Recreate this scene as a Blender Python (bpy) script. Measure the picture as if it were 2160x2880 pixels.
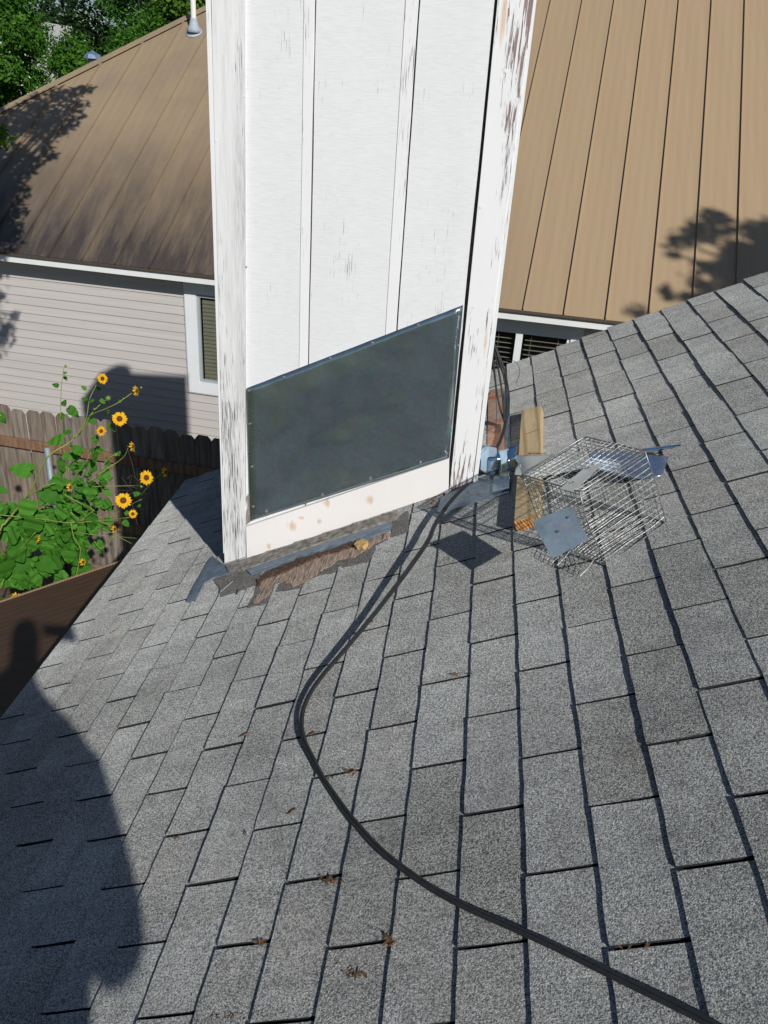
import bpy, bmesh, math, random
import numpy as np
from mathutils import Vector, Matrix, noise
random.seed(7)
R = math.radians
for o in list(bpy.data.objects): bpy.data.objects.remove(o)
SC = bpy.context.scene
COL = SC.collection
# ------------------------------------------------------------------ camera, light, exposure
F = 2337.53                                   # focal length in pixels of a 2160 x 2880 picture
C = Vector((0.257669, -1.206161, 1.543764))
WM = Matrix(((0.991247, 0.106849, -0.077542), (0.117516, -0.44646, 0.887053), (0.060161, -0.888401, -0.455109)))
cam_d = bpy.data.cameras.new('camera'); cam = bpy.data.objects.new('camera', cam_d); COL.objects.link(cam)
M = Matrix((WM.col[0], -WM.col[1], -WM.col[2])).transposed().to_4x4(); M.translation = C
cam.matrix_world = M
cam_d.sensor_fit = 'VERTICAL'; cam_d.sensor_height = 36; cam_d.lens = 36 * F / 2880
cam_d.clip_start = 0.02; cam_d.clip_end = 600
SC.camera = cam
AZ, EL = R(30.5), R(33.5)
SUN = Vector((-math.sin(AZ) * math.cos(EL), math.cos(AZ) * math.cos(EL), -math.sin(EL)))   # the way light travels
sd = bpy.data.lights.new('sun', 'SUN'); sd.energy = 4.25; sd.angle = R(0.53); sd.color = (1.0, 0.965, 0.908)
sun = bpy.data.objects.new('sun', sd); COL.objects.link(sun); sun.rotation_euler = SUN.to_track_quat('-Z', 'Y').to_euler()
w = bpy.data.worlds.new('World'); SC.world = w; w.use_nodes = True
sky = w.node_tree.nodes.new('ShaderNodeTexSky'); sky.sky_type = 'NISHITA'; sky.sun_disc = False
sky.sun_elevation = EL; sky.sun_rotation = math.atan2(-SUN.x, -SUN.y)
sky.air_density = 1.0; sky.dust_density = 0.6; sky.ozone_density = 4.5
bg = w.node_tree.nodes['Background']; bg.inputs[1].default_value = 0.056
w.node_tree.links.new(sky.outputs[0], bg.inputs[0])
SC.view_settings.view_transform = 'Standard'; SC.view_settings.look = 'None'; SC.view_settings.exposure = 0.0
SC.view_settings.gamma = 1; SC.view_settings.use_curve_mapping = False
SC.render.engine = 'CYCLES'; SC.render.resolution_x = 768; SC.render.resolution_y = 1024

# ------------------------------------------------------------------ helpers
def ray(x, y): return WM @ Vector(((x - 1080) / F, (y - 1440) / F, 1.0))
def hit(x, y, n, d):
    r = ray(x, y); n = Vector(n); return C + r * ((d - n.dot(C)) / n.dot(r))
def at(x, y, Y): return hit(x, y, (0, 1, 0), Y)
def pix(p):
    v = WM.transposed() @ (Vector(p) - C); return (1080 + F * v.x / v.z, 1440 + F * v.y / v.z) if v.z > 0 else (-1e6, -1e6)
PX = Vector((0.896669, -0.005422, 0.442669)); PN = Vector((-0.442702, -0.010981, 0.896602)); PY = PN.cross(PX)
def RF(a, b, h=0.0): return PX * a + PY * b + PN * h
def rf(x, y, h=0.0): return hit(x, y, PN, h)                  # point h above the roof plane
def ab(p): return Vector((p.dot(PX), p.dot(PY)))
TH = R(-6.3); NO = Vector((-4.2, 8.0, 0)); NX = Vector((math.cos(TH), math.sin(TH), 0)); NY = Vector((-math.sin(TH), math.cos(TH), 0)); UP = Vector((0, 0, 1))
def NL(x, y, z): return NO + NX * x + NY * y + UP * z          # the neighbouring house's own axes

class MB:
    def __init__(s): s.v = []; s.f = []; s.m = []
    def poly(s, pts, m=0):
        k = len(s.v); s.v += [Vector(p) for p in pts]; s.f.append(tuple(range(k, k + len(pts)))); s.m.append(m); return s
    def prism(s, pts, off, m=0):                               # closed outline pushed by a vector
        k = len(s.v); n = len(pts); off = Vector(off)
        s.v += [Vector(p) for p in pts] + [Vector(p) + off for p in pts]
        s.f.append(tuple(range(k, k + n))); s.f.append(tuple(range(k + 2 * n - 1, k + n - 1, -1))); s.m += [m, m]
        for i in range(n):
            j = (i + 1) % n; s.f.append((k + i, k + n + i, k + n + j, k + j)); s.m.append(m)
        return s
    def box(s, o, a, b, c, m=0):
        o, a, b, c = map(Vector, (o, a, b, c)); return s.prism([o, o + a, o + a + b, o + b], c, m)
    def tube(s, pts, r, n=6, m=0, up=None, flat=1.0):
        pts = [Vector(p) for p in pts]; k = len(s.v); L = len(pts)
        for i, p in enumerate(pts):
            t = (pts[min(i + 1, L - 1)] - pts[max(i - 1, 0)]).normalized()
            a = (up or Vector((0.31, 0.2, 0.93))).cross(t)
            if a.length < 1e-3: a = Vector((1, 0, 0)).cross(t)
            a.normalize(); b = t.cross(a); rr = r[i] if isinstance(r, (list, tuple)) else r
            s.v += [p + a * (math.cos(6.28318 * j / n) * rr) + b * (math.sin(6.28318 * j / n) * rr * flat) for j in range(n)]
        for i in range(L - 1):
            for j in range(n):
                s.f.append((k + i * n + j, k + i * n + (j + 1) % n, k + (i + 1) * n + (j + 1) % n, k + (i + 1) * n + j)); s.m.append(m)
        s.f.append(tuple(range(k + n - 1, k - 1, -1))); s.f.append(tuple(range(k + (L - 1) * n, k + L * n))); s.m += [m, m]
        return s
    def mesh(s, name, mats):
        me = bpy.data.meshes.new(name); me.from_pydata([tuple(v) for v in s.v], [], s.f)
        for m in (mats if isinstance(mats, (list, tuple)) else [mats]): me.materials.append(m)
        if any(s.m): me.polygons.foreach_set('material_index', s.m)
        bm = bmesh.new(); bm.from_mesh(me); bmesh.ops.recalc_face_normals(bm, faces=bm.faces[:]); bm.to_mesh(me); bm.free()
        return me
    def build(s, name, mats, parent=None, smooth=False, bevel=0, **tags):
        me = s.mesh(name, mats); o = bpy.data.objects.new(name, me); COL.objects.link(o)
        if smooth: me.polygons.foreach_set('use_smooth', [True] * len(me.polygons))
        if bevel:
            b = o.modifiers.new('b', 'BEVEL'); b.width = bevel; b.segments = 2; b.limit_method = 'ANGLE'
        if parent: attach(o, parent)
        for k, v in tags.items(): o[k] = v
        return o
def base_of(p):
    t = Vector((0, 0, 0))
    while p: t = t + p.location; p = p.parent
    return t
def attach(o, parent):
    o.parent = parent; o.matrix_parent_inverse = Matrix.Translation(-base_of(parent) if parent.type == 'EMPTY' or parent.location.length else Vector((0, 0, 0)))
def thing(name, label, cat, loc, group=None):
    o = bpy.data.objects.new(name, None); COL.objects.link(o); o.location = loc; o.empty_display_size = 0.1
    o['label'] = label; o['category'] = cat
    if group: o['group'] = group
    return o
def tag(o, label, cat, group=None):
    o['label'] = label; o['category'] = cat
    if group: o['group'] = group
    return o
def kind(o, k): o['kind'] = k; return o
def ins(poly, p):
    c = False; n = len(poly)
    for i in range(n):
        a, b = poly[i], poly[i - 1]
        if (a[1] > p[1]) != (b[1] > p[1]) and p[0] < (b[0] - a[0]) * (p[1] - a[1]) / (b[1] - a[1]) + a[0]: c = not c
    return c

# ------------------------------------------------------------------ materials
class NT:
    def __init__(s, name, rough=0.8, metal=0.0, spec=0.3):
        s.mat = bpy.data.materials.new(name); s.mat.use_nodes = True; s.t = s.mat.node_tree; s.N = s.t.nodes; s.L = s.t.links
        s.b = s.N['Principled BSDF']; s.b.inputs['Roughness'].default_value = rough; s.b.inputs['Metallic'].default_value = metal
        s.b.inputs['Specular IOR Level'].default_value = spec
    def put(s, sock, v):
        if hasattr(v, 'links') or hasattr(v, 'is_output'): s.L.new(v, sock)
        elif isinstance(v, (tuple, list)) and len(v) == 3 and sock.type == 'RGBA': sock.default_value = (*v, 1)
        else: sock.default_value = v
    def coord(s, scale=(1, 1, 1), kind='Object', rot=(0, 0, 0), loc=(0, 0, 0)):
        if kind == 'World': o = s.N.new('ShaderNodeNewGeometry').outputs['Position']
        else: o = s.N.new('ShaderNodeTexCoord').outputs[kind]
        m = s.N.new('ShaderNodeMapping'); s.L.new(o, m.inputs[0]); m.inputs['Scale'].default_value = scale; m.inputs['Rotation'].default_value = rot; m.inputs['Location'].default_value = loc
        return m.outputs[0]
    def noise(s, vec, scale, detail=3, rough=0.55, dist=0.0):
        n = s.N.new('ShaderNodeTexNoise'); s.L.new(vec, n.inputs['Vector']); n.inputs['Scale'].default_value = scale
        n.inputs['Detail'].default_value = detail; n.inputs['Roughness'].default_value = rough; n.inputs['Distortion'].default_value = dist
        return n.outputs[0]
    def vor(s, vec, scale, out='Distance'):
        n = s.N.new('ShaderNodeTexVoronoi'); s.L.new(vec, n.inputs['Vector']); n.inputs['Scale'].default_value = scale; return n.outputs[out]
    def rng(s, v, a, b, c=0.0, d=1.0):
        n = s.N.new('ShaderNodeMapRange'); s.L.new(v, n.inputs[0])
        for i, k in enumerate((a, b, c, d)): n.inputs[i + 1].default_value = k
        return n.outputs[0]
    def math(s, op, a, b=0.0):
        n = s.N.new('ShaderNodeMath'); n.operation = op; s.put(n.inputs[0], a); s.put(n.inputs[1], b); return n.outputs[0]
    def mix(s, f, a, b, blend='MIX'):
        n = s.N.new('ShaderNodeMix'); n.data_type = 'RGBA'; n.blend_type = blend
        s.put(n.inputs[0], f); s.put(n.inputs[6], a); s.put(n.inputs[7], b); return n.outputs[2]
    def rand(s): return s.N.new('ShaderNodeObjectInfo').outputs['Random']
    def axis(s, i, kind='World'):
        if kind == 'World': o = s.N.new('ShaderNodeNewGeometry').outputs['Position']
        else: o = s.N.new('ShaderNodeTexCoord').outputs[kind]
        x = s.N.new('ShaderNodeSeparateXYZ'); s.L.new(o, x.inputs[0]); return x.outputs[i]
    def color(s, v): s.put(s.b.inputs['Base Color'], v); return s
    def bump(s, h, strength=0.5, dist=0.002):
        n = s.N.new('ShaderNodeBump'); s.L.new(h, n.inputs['Height']); n.inputs['Strength'].default_value = strength; n.inputs['Distance'].default_value = dist
        s.L.new(n.outputs[0], s.b.inputs['Normal']); return s
def flat(name, col, rough=0.7, metal=0.0, var=0.12, scale=30, bump=0.0, spec=0.3):
    t = NT(name, rough, metal, spec); n = t.noise(t.coord(), scale, 4)
    t.color(t.mix(t.rng(n, .3, .7), tuple(c * (1 - var) for c in col), tuple(min(1, c * (1 + var)) for c in col)))
    if bump: t.bump(n, bump, 0.003)
    return t.mat

def granule(name, lo, hi, tone=0.22, patch=0.15):
    t = NT(name, 0.95, 0, 0.12); P = t.coord(kind='World')
    g = t.noise(P, 350, 2, 0.7); g2 = t.noise(P, 170, 2, 0.6)
    m = t.math('ADD', t.math('MULTIPLY', g, 0.62), t.math('MULTIPLY', g2, 0.38))
    c = t.mix(t.rng(m, .405, .595), lo, hi)
    c = t.mix(t.rng(g, .60, .66), c, tuple(min(1, k * 1.4) for k in hi))
    r = t.rng(t.rand(), 0, 1, 1 - tone, 1 + tone * 0.7)
    v = t.rng(t.noise(P, 1.7, 4, 0.6), .3, .7, 1 - patch, 1 + patch)
    v2 = t.rng(t.noise(P, 22, 3, 0.6), .3, .7, 0.9, 1.08)
    st = t.rng(t.noise(P, 6.3, 5, 0.7), .60, .74, 1.0, 0.72)     # dark algae patches
    k = t.math('MULTIPLY', t.math('MULTIPLY', t.math('MULTIPLY', r, v), v2), st)
    wash = t.rng(t.noise(t.coord((1.1, 9, 1.1), kind='World', rot=(0, 0, 0)), 1.6, 4, .65), .35, .7, 1.05, .86); k = t.math('MULTIPLY', k, wash)
    cc = t.N.new('ShaderNodeCombineColor')
    for i in range(3): t.L.new(k, cc.inputs[i])
    c = t.mix(t.rng(t.rand(), 0, 1, 0, .18), c, (.27, .29, .31)) if name == 'asphalt shingle' else c
    c = t.mix(t.rng(t.noise(P, 3.1, 4, .6), .55, .75, 0, .30), c, (.26, .22, .18))
    t.color(t.mix(1.0, c, cc.outputs[0], 'MULTIPLY'))
    t.bump(m, 1.0, 0.0036)
    if 'Diffuse Roughness' in t.b.inputs: t.b.inputs['Diffuse Roughness'].default_value = 1.0
    return t.mat
M_SH = granule('asphalt shingle', (0.074, 0.077, 0.079), (0.495, 0.50, 0.475), 0.13, 0.19)
M_SHD = granule('weathered shingle edge', (0.03, 0.03, 0.03), (0.2, 0.19, 0.18))
M_SHE = flat('shingle cut edge', (0.02, 0.021, 0.024), 0.95, var=.4, scale=200)  # edge colour darkened to deepen the shadow lines between courses
M_DECK = flat('roofing felt', (0.02, 0.021, 0.025), 0.95, var=.3)

def paint(name, crack=0.5, peel=0.3, base=(0.775, 0.78, 0.785), wood=(0.30, 0.25, 0.23), weave=0.0, seed=0, grain=1.0, zlow=None, gray=0.0, rust=False, top=None, spots=()):
    t = NT(name, 0.62, 0, 0.3); L = (seed, seed * 1.7, seed * .6)
    broad = t.noise(t.coord((2.2, 2.2, 0.9), loc=L), 2.0, 3)
    reg = t.noise(t.coord((9, 9, 1.6), loc=L), 1.0, 3)
    fine = t.noise(t.coord((330, 330, 9), loc=L), 1.0, 3, 0.6)
    med = t.noise(t.coord((120, 120, 7), loc=L), 1.0, 4, 0.65, 0.6)
    hair = t.noise(t.coord((520, 520, 16), loc=L), 1.0, 2)
    # cracks: thin lines where the stretched noise peaks, only in worn regions
    cm = t.rng(t.math('ADD', fine, t.math('MULTIPLY', t.math('SUBTRACT', reg, .5), 0.9 * grain)), .72 - .16 * crack, .80 - .16 * crack)
    pm_in = t.math('ADD', med, t.math('MULTIPLY', t.math('SUBTRACT', reg, .5), 1.1))
    if zlow is not None:
        z = t.axis(2); pm_in = t.math('ADD', pm_in, t.rng(z, zlow[0], zlow[1], zlow[2], 0))
    if top is not None:
        z = t.axis(2); pm_in = t.math('ADD', pm_in, t.rng(z, top[0], top[1], 0, top[2]))
    pm = t.rng(pm_in, .83 - .22 * peel, .86 - .22 * peel)
    b = t.mix(t.rng(broad, .3, .7), tuple(k * .955 for k in base), base)
    if gray:
        gz = t.math('MULTIPLY', t.rng(t.noise(t.coord((7, 7, .5), loc=L), 1.0, 4, .7), .42, .68), t.rng(hair, .38, .6, .25, 1))
        b = t.mix(t.math('MULTIPLY', gz, gray), b, (0.27, 0.26, 0.26))
    wc = t.mix(t.rng(fine, .35, .65), tuple(k * .55 for k in wood), tuple(k * 1.25 for k in wood))
    if rust:
        rm = t.math('MULTIPLY', t.rng(t.noise(t.coord((9, 9, 12), loc=(rust, 0, 0)), 1.0, 2), .64, .76), 0.75)
        b = t.mix(rm, b, (0.55, 0.27, 0.09))
    for sx, sz, sr, *zz in spots:
        dx = t.math('SUBTRACT', t.axis(0), sx); dz = t.math('SUBTRACT', t.axis(2), sz); dd = t.math('SQRT', t.math('ADD', t.math('MULTIPLY', dx, dx), t.math('MULTIPLY', t.math('MULTIPLY', dz, dz), zz[0] if zz else .6)))
        dd = t.math('ADD', dd, t.math('MULTIPLY', t.math('SUBTRACT', med, .5), sr * 2.4)); b = t.mix(t.rng(dd, sr * .3, sr, .65, 0), b, (.60, .36, .18))
    if weave:
        wv = t.noise(t.coord((26, 26, 420)), 1.0, 3); b = t.mix(t.rng(wv, .42, .72, 0, weave), b, tuple(k * .72 for k in base))
    c = t.mix(cm, b, (0.13, 0.12, 0.125)); c = t.mix(pm, c, wc)
    t.color(c)
    h = t.math('SUBTRACT', t.math('MULTIPLY', fine, 0.25), t.math('ADD', t.math('MULTIPLY', cm, .8), t.math('MULTIPLY', pm, .9)))
    t.bump(h, 0.55, 0.0025)
    return t.mat
M_PAN = paint('painted siding panel', crack=.17, peel=-.4, grain=.5, weave=.42, seed=3, base=(.755, .762, .772))
M_BAT = paint('painted batten', crack=.22, peel=-.1, seed=8)
M_BL = paint('cracked white paint', crack=.55, peel=.20, seed=5, gray=.75, zlow=(-.1, .25, .05), wood=(.25, .22, .2))
M_BR = paint('peeling white paint', crack=.35, peel=.55, seed=12, top=(1.35, 1.75, .18), spots=[(at(1418, 30, 1.745).x, at(1418, 30, 1.745).z, .010, .008), (at(1395, 700, 1.745).x, at(1395, 960, 1.745).z, .006, .01)], zlow=(.17, .42, .30), wood=(.27, .20, .19))
M_EDGE = paint('white trim edge', crack=.25, peel=.12, seed=17)
M_SKIRT = paint('primed skirt board', crack=-.6, peel=-.4, seed=21, base=(.80, .775, .76), spots=[(at(826, 1474, 1.76).x, at(826, 1474, 1.76).z, .022), (at(921, 1408, 1.76).x, at(921, 1408, 1.76).z, .017), (at(1043, 1400, 1.76).x, at(1043, 1400, 1.76).z, .018), (at(760, 1530, 1.76).x, at(760, 1530, 1.76).z, .012), (at(900, 1460, 1.76).x, at(900, 1460, 1.76).z, .012), (at(850, 1450, 1.76).x, at(850, 1450, 1.76).z, .016, 3.0)])
M_OLD = paint('bare weathered wood', crack=.9, peel=1.8, seed=31)
def wood(name, a, b, sc=(14, 60, 60), bump=.4, rough=.8, coord='Object', rings=0):
    t = NT(name, rough); v = t.coord(sc, coord); n = t.noise(v, 1.0, 4, .6, .8)
    c = t.mix(t.rng(n, .35, .65), a, b)
    if rings:
        wv = t.N.new('ShaderNodeTexWave'); wv.wave_type = 'BANDS'; wv.bands_direction = 'X'; t.L.new(t.coord((1, .12, 1), coord), wv.inputs[0]); wv.inputs['Scale'].default_value = rings; wv.inputs['Distortion'].default_value = 3.5; wv.inputs['Detail'].default_value = 1.5; wv.inputs['Detail Scale'].default_value = .6
        c = t.mix(t.rng(wv.outputs[1], .0, .25, .55, 0), c, tuple(k * .45 for k in a))
    t.color(c); t.bump(n, bump, .002); return t.mat
M_PLY = wood('splintered plywood', (.12, .085, .065), (.58, .43, .33), (190, 16, 190), 1.0, coord='World')
M_ROT = flat('rotted wood', (.09, .055, .04), .95, var=.6, scale=90, bump=1)
def galv(name, col, rough=.35, metal=.75, var=.15, scale=18, spat=False):
    t = NT(name, rough, metal, .5); P = t.coord(); n = t.noise(P, scale, 4, .6); sp = t.vor(P, 90, 'Color')
    c = t.mix(t.rng(n, .3, .7), tuple(k * (1 - var) for k in col), tuple(min(1, k * (1 + var)) for k in col))
    c = t.mix(.10, c, sp, 'OVERLAY')
    if spat: c = t.mix(t.rng(t.noise(P, 420, 1), .66, .78, 0, .5), c, (.34, .38, .38))
    t.color(c); t.put(t.b.inputs['Roughness'], t.rng(n, .3, .7, rough * .8, rough * 1.3)); t.bump(t.noise(P, 2.6 if spat == 'wavy' else 7, 2), .9 if spat == 'wavy' else .25, .05 if spat == 'wavy' else .02); return t.mat
M_PATCH = galv('dull galvanised sheet', (.41, .50, .535), .22, .93, .07, 3.2, 'wavy')
M_GALV = galv('bright galvanised sheet', (.62, .78, .95), .13, 1.0, .10, 6)  # blue in the base colour stands in for reflected sky
M_GALVD = galv('bent galvanised plate', (.24, .31, .35), .30, .8, .2, 14, True)
M_FLASH = galv('weathered flashing', (.20, .25, .30), .55, .45, .3, 25)
M_PALE = flat('pale metal and lit strip end', (.55, .56, .54), .5, .3, .06, 20)  # also colours the sunlit end of the flashing strip
def rusty():
    t = NT('rust stained flashing', .8, .1); P = t.coord(kind='World'); n = t.noise(P, 11, 5, .65); n2 = t.noise(P, 5, 3)
    c = t.mix(t.rng(n, .40, .62), (.45, .40, .35), (.50, .17, .06)); c = t.mix(t.rng(n2, .55, .7), c, (.60, .34, .18)); t.color(c); t.bump(n, .8, .01); return t.mat
M_RUST = rusty()
M_MUD = flat('dirty tan flashing', (.22, .20, .175), .9, var=.55, scale=40, bump=.6)
M_WIRE = galv('galvanised wire', (.33, .34, .335), .40, .7, .3, 60)
M_CABLE = flat('black cable jacket', (.022, .024, .026), .55, var=.25, scale=50, spec=.4)
M_PINE = wood('pine lumber', (.50, .37, .20), (.60, .46, .28), (60, 5, 60), .3, coord='Object', rings=6)
def endgrain():
    t = NT('pine end grain', .8); P = t.coord((1, 1, 1)); wv = t.N.new('ShaderNodeTexWave'); wv.bands_direction = 'DIAGONAL'; t.L.new(P, wv.inputs[0]); wv.inputs['Scale'].default_value = 45; wv.inputs['Distortion'].default_value = 2
    t.color(t.mix(wv.outputs[1], (.62, .32, .10), (.26, .10, .03))); return t.mat
M_END = endgrain()
def tan_roof():
    t = NT('tan painted steel roofing', .42, 0, .45)
    rot = (0, 0, -TH)
    s1 = t.noise(t.coord((11, .35, .35), rot=rot), 1.0, 4, .6); s2 = t.noise(t.coord((42, .7, .7), rot=rot), 1.0, 3)
    c = t.mix(t.rng(s1, .3, .7), (.362, .264, .160), (.388, .287, .177)); c = t.mix(t.rng(s2, .35, .7, 0, .2), c, (.35, .235, .15))
    # grime: heavier near the left eave
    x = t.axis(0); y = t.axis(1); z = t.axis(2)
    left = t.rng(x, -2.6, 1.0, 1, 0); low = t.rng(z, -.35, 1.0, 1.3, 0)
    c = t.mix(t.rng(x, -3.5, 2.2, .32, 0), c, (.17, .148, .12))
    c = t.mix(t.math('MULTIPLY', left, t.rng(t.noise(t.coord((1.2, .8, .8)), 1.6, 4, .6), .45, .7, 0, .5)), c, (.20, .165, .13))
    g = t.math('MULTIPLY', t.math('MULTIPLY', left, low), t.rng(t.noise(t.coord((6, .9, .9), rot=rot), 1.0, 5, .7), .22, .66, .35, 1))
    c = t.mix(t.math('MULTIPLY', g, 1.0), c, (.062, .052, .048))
    t.color(c); wv = t.N.new('ShaderNodeTexWave'); wv.bands_direction = 'X'; t.L.new(t.coord((1, 1, 1), rot=rot), wv.inputs[0]); wv.inputs['Scale'].default_value = 3.1; t.bump(t.math('ADD', wv.outputs[1], t.noise(t.coord((30, .5, .5), rot=rot), 1.0, 2)), .10, .012); return t.mat
M_TAN = tan_roof()
M_TAND = flat('brown drip edge', (.085, .065, .05), .5, var=.1)
M_WHITE = flat('white painted trim', (.74, .76, .75), .5, var=.05, scale=5)
def siding():
    t = NT('vinyl siding', .55, 0, .3); n = t.noise(t.coord((.8, .8, 30), kind='World'), 1.0, 3); r = t.rand()
    t.color(t.mix(t.rng(n, .3, .7), (.47, .44, .425), (.53, .505, .485))); t.bump(t.noise(t.coord((8, 8, 200), kind='World'), 1.0, 3), .15, .002); return t.mat
M_SID = siding()
M_VINYL = flat('window vinyl', (.72, .75, .77), .4, var=.03, scale=4)
M_SASH = flat('grey window sash', (.34, .38, .40), .4, var=.05, scale=4)
M_BLIND = flat('tan blind slat', (.20, .185, .14), .6, var=.08, scale=8)
M_BLIND2 = flat('pale blind slat', (.36, .33, .27), .6, var=.08, scale=8)
M_DARK = flat('dark room', (.012, .013, .012), .9)
g = NT('window glass', .03, 0, .5); tp = g.N.new('ShaderNodeBsdfTransparent'); gl = g.N.new('ShaderNodeBsdfGlossy'); gl.inputs['Roughness'].default_value = .03; tp.inputs[0].default_value = (.80, .84, .82, 1)
fr_ = g.N.new('ShaderNodeLayerWeight'); fr_.inputs[0].default_value = .3; mx = g.N.new('ShaderNodeMixShader'); g.L.new(g.rng(fr_.outputs[1], .3, 1, .05, .5), mx.inputs[0]); g.L.new(tp.outputs[0], mx.inputs[1]); g.L.new(gl.outputs[0], mx.inputs[2]); g.L.new(mx.outputs[0], g.N['Material Output'].inputs[0]); M_GLASS = g.mat
def fence_wood(name, a, b):
    t = NT(name, .92); n = t.noise(t.coord((34, 34, 2.4), kind='World'), 1.0, 4, .65, .5); n2 = t.noise(t.coord((3, 3, 3), kind='World'), 1.0, 3)
    c = t.mix(t.rng(n, .35, .65), a, b); c = t.mix(t.rng(n2, .4, .75, 0, .55), c, (.22, .15, .10)); r = t.rng(t.rand(), 0, 1, .72, 1.1)
    cc = t.N.new('ShaderNodeCombineColor'); [t.L.new(r, cc.inputs[i]) for i in range(3)]
    t.color(t.mix(1.0, c, cc.outputs[0], 'MULTIPLY')); t.bump(n, .7, .004); return t.mat
M_FEN = fence_wood('weathered cedar picket', (.10, .078, .062), (.27, .235, .20))
M_RAIL = fence_wood('reddish fence rail', (.15, .075, .042), (.36, .21, .125))
M_POST = galv('galvanised post', (.24, .29, .31), .55, .3)
def brown():
    t = NT('brown ribbed sheet', .75); v = t.noise(t.coord((5, 60, 5), kind='World'), 1.0, 3); t.color(t.mix(t.rng(v, .3, .7), (.075, .040, .025), (.11, .062, .038))); t.bump(t.noise(t.coord((200, 200, 200), kind='World'), 1.0, 1), .3, .004); return t.mat
M_BROWN = brown()
def leafm(name, a, b, tr=.35):
    t = NT(name, .62, 0, .18); n = t.noise(t.coord(kind='World'), 1.6, 4); isl = t.N.new('ShaderNodeNewGeometry').outputs['Random Per Island']
    c = t.mix(isl if 'sunflower' not in name else t.rand(), a, b); c = t.mix(t.rng(n, .35, .7, 0, .5), c, a)
    t.color(c); tr_ = t.N.new('ShaderNodeBsdfTranslucent'); t.L.new(c, tr_.inputs[0]); mx = t.N.new('ShaderNodeMixShader'); mx.inputs[0].default_value = tr
    t.L.new(t.b.outputs[0], mx.inputs[1]); t.L.new(tr_.outputs[0], mx.inputs[2]); t.L.new(mx.outputs[0], t.N['Material Output'].inputs[0]); return t.mat
M_LEAF = leafm('tree leaves', (.02, .075, .008), (.10, .26, .022))
M_LEAF2 = leafm('pale tree leaves', (.05, .12, .012), (.17, .32, .04))
M_LEAF3 = leafm('shaded tree leaves', (.008, .022, .004), (.022, .06, .010))  # darkened leaf copy, paints the shade seen between nearer crowns
M_SUNL = leafm('sunflower leaf', (.045, .16, .016), (.10, .30, .035), .3)
M_STEM = flat('green stem', (.22, .27, .06), .6, var=.2)
M_PETAL = leafm('yellow petals', (.80, .42, .012), (.88, .56, .025), .3)
M_DISK = flat('brown seed disk', (.14, .045, .012), .9, var=.5, scale=160, bump=1)
M_BUD = flat('green bud', (.14, .26, .04), .7, var=.3, scale=120)
M_BARK = flat('bark', (.05, .038, .028), .95, var=.4, scale=25, bump=1)
def ground():
    t = NT('grass and soil', .95); P = t.coord(kind='World'); n = t.noise(P, .7, 5, .6); n2 = t.noise(P, 14, 4)
    c = t.mix(t.rng(n2, .35, .65), (.045, .07, .02), (.10, .13, .035)); t.color(t.mix(t.rng(n, .45, .6), c, (.10, .075, .05))); t.bump(n2, .8, .05); return t.mat
M_GRND = ground()

# ------------------------------------------------------------------ ground
G = -3.05
gm = MB(); K = 40
for i in range(K + 1):
    for j in range(K + 1):
        x, y = -300 + 600 * i / K, -300 + 600 * j / K
        gm.v.append(Vector((x, y, G)))
for i in range(K):
    for j in range(K):
        a = i * (K + 1) + j; gm.f.append((a, a + K + 1, a + K + 2, a + 1)); gm.m.append(0)
gm.build('ground', M_GRND, kind='structure')

# ------------------------------------------------------------------ our house: walls, roof, shingles
house = thing('house', 'house in the foreground with worn grey asphalt shingle roof under the white chimney', 'house', (0, 0, G))
EAVE, RAKE, NEARB, RIDGE = -1.456, 3.10, -3.3, 3.25
ridge = RF(RIDGE, 0)
wl = MB()
xr2 = ridge.x + (ridge.z - RF(EAVE, 0).z) * 2.0
wz = RF(EAVE + .35, 0, -.12).z
for yy in (RAKE - .28,):
    wl.prism([(RF(EAVE + .35, 0).x, yy, G), (xr2 - .35, yy, G), (xr2 - .35, yy, wz), (ridge.x, yy, ridge.z - .14), (RF(EAVE + .35, 0).x, yy, wz)], (0, -(RAKE - .28 - NEARB - .3), 0))
wl.build('wall', M_SID, house)
roof = MB()
roof.prism([RF(EAVE, NEARB, -.0066), RF(RIDGE, NEARB, -.0066), RF(RIDGE, RAKE - .004, -.0066), RF(EAVE, RAKE - .004, -.0066)], PN * -.02)
rdown = Vector((.896, 0, -.444)); rn2 = Vector((.444, 0, .896)); e0 = RF(RIDGE, 0)
LEN2 = (xr2 - ridge.x) / .896
roof.prism([RF(RIDGE, NEARB, -.002), RF(RIDGE, NEARB, -.002) + rdown * LEN2, RF(RIDGE, RAKE, -.002) + rdown * LEN2, RF(RIDGE, RAKE, -.002)], rn2 * -.02)
roof_o = roof.build('roof', [M_DECK], house)
fb = MB().box(RF(EAVE + .012, NEARB, -.03), (0, RAKE - NEARB - .03, 0), (.02, 0, 0), (0, 0, -.14)); fb.build('fascia', M_WHITE, house)
fb = MB().prism([RF(EAVE + .03, RAKE - .03, -.03), RF(RIDGE, RAKE - .03, -.03), RF(RIDGE, RAKE - .03, -.03) - UP * .14, RF(EAVE + .03, RAKE - .03, -.03) - UP * .14], (0, .02, 0)); fb.build('rake_board', M_WHITE, house)
MB().box(RF(EAVE + .02, NEARB, -.17), (0, RAKE - NEARB - .03, 0), (.33, 0, 0), (0, 0, -.01)).build('soffit', M_WHITE, house)

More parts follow.
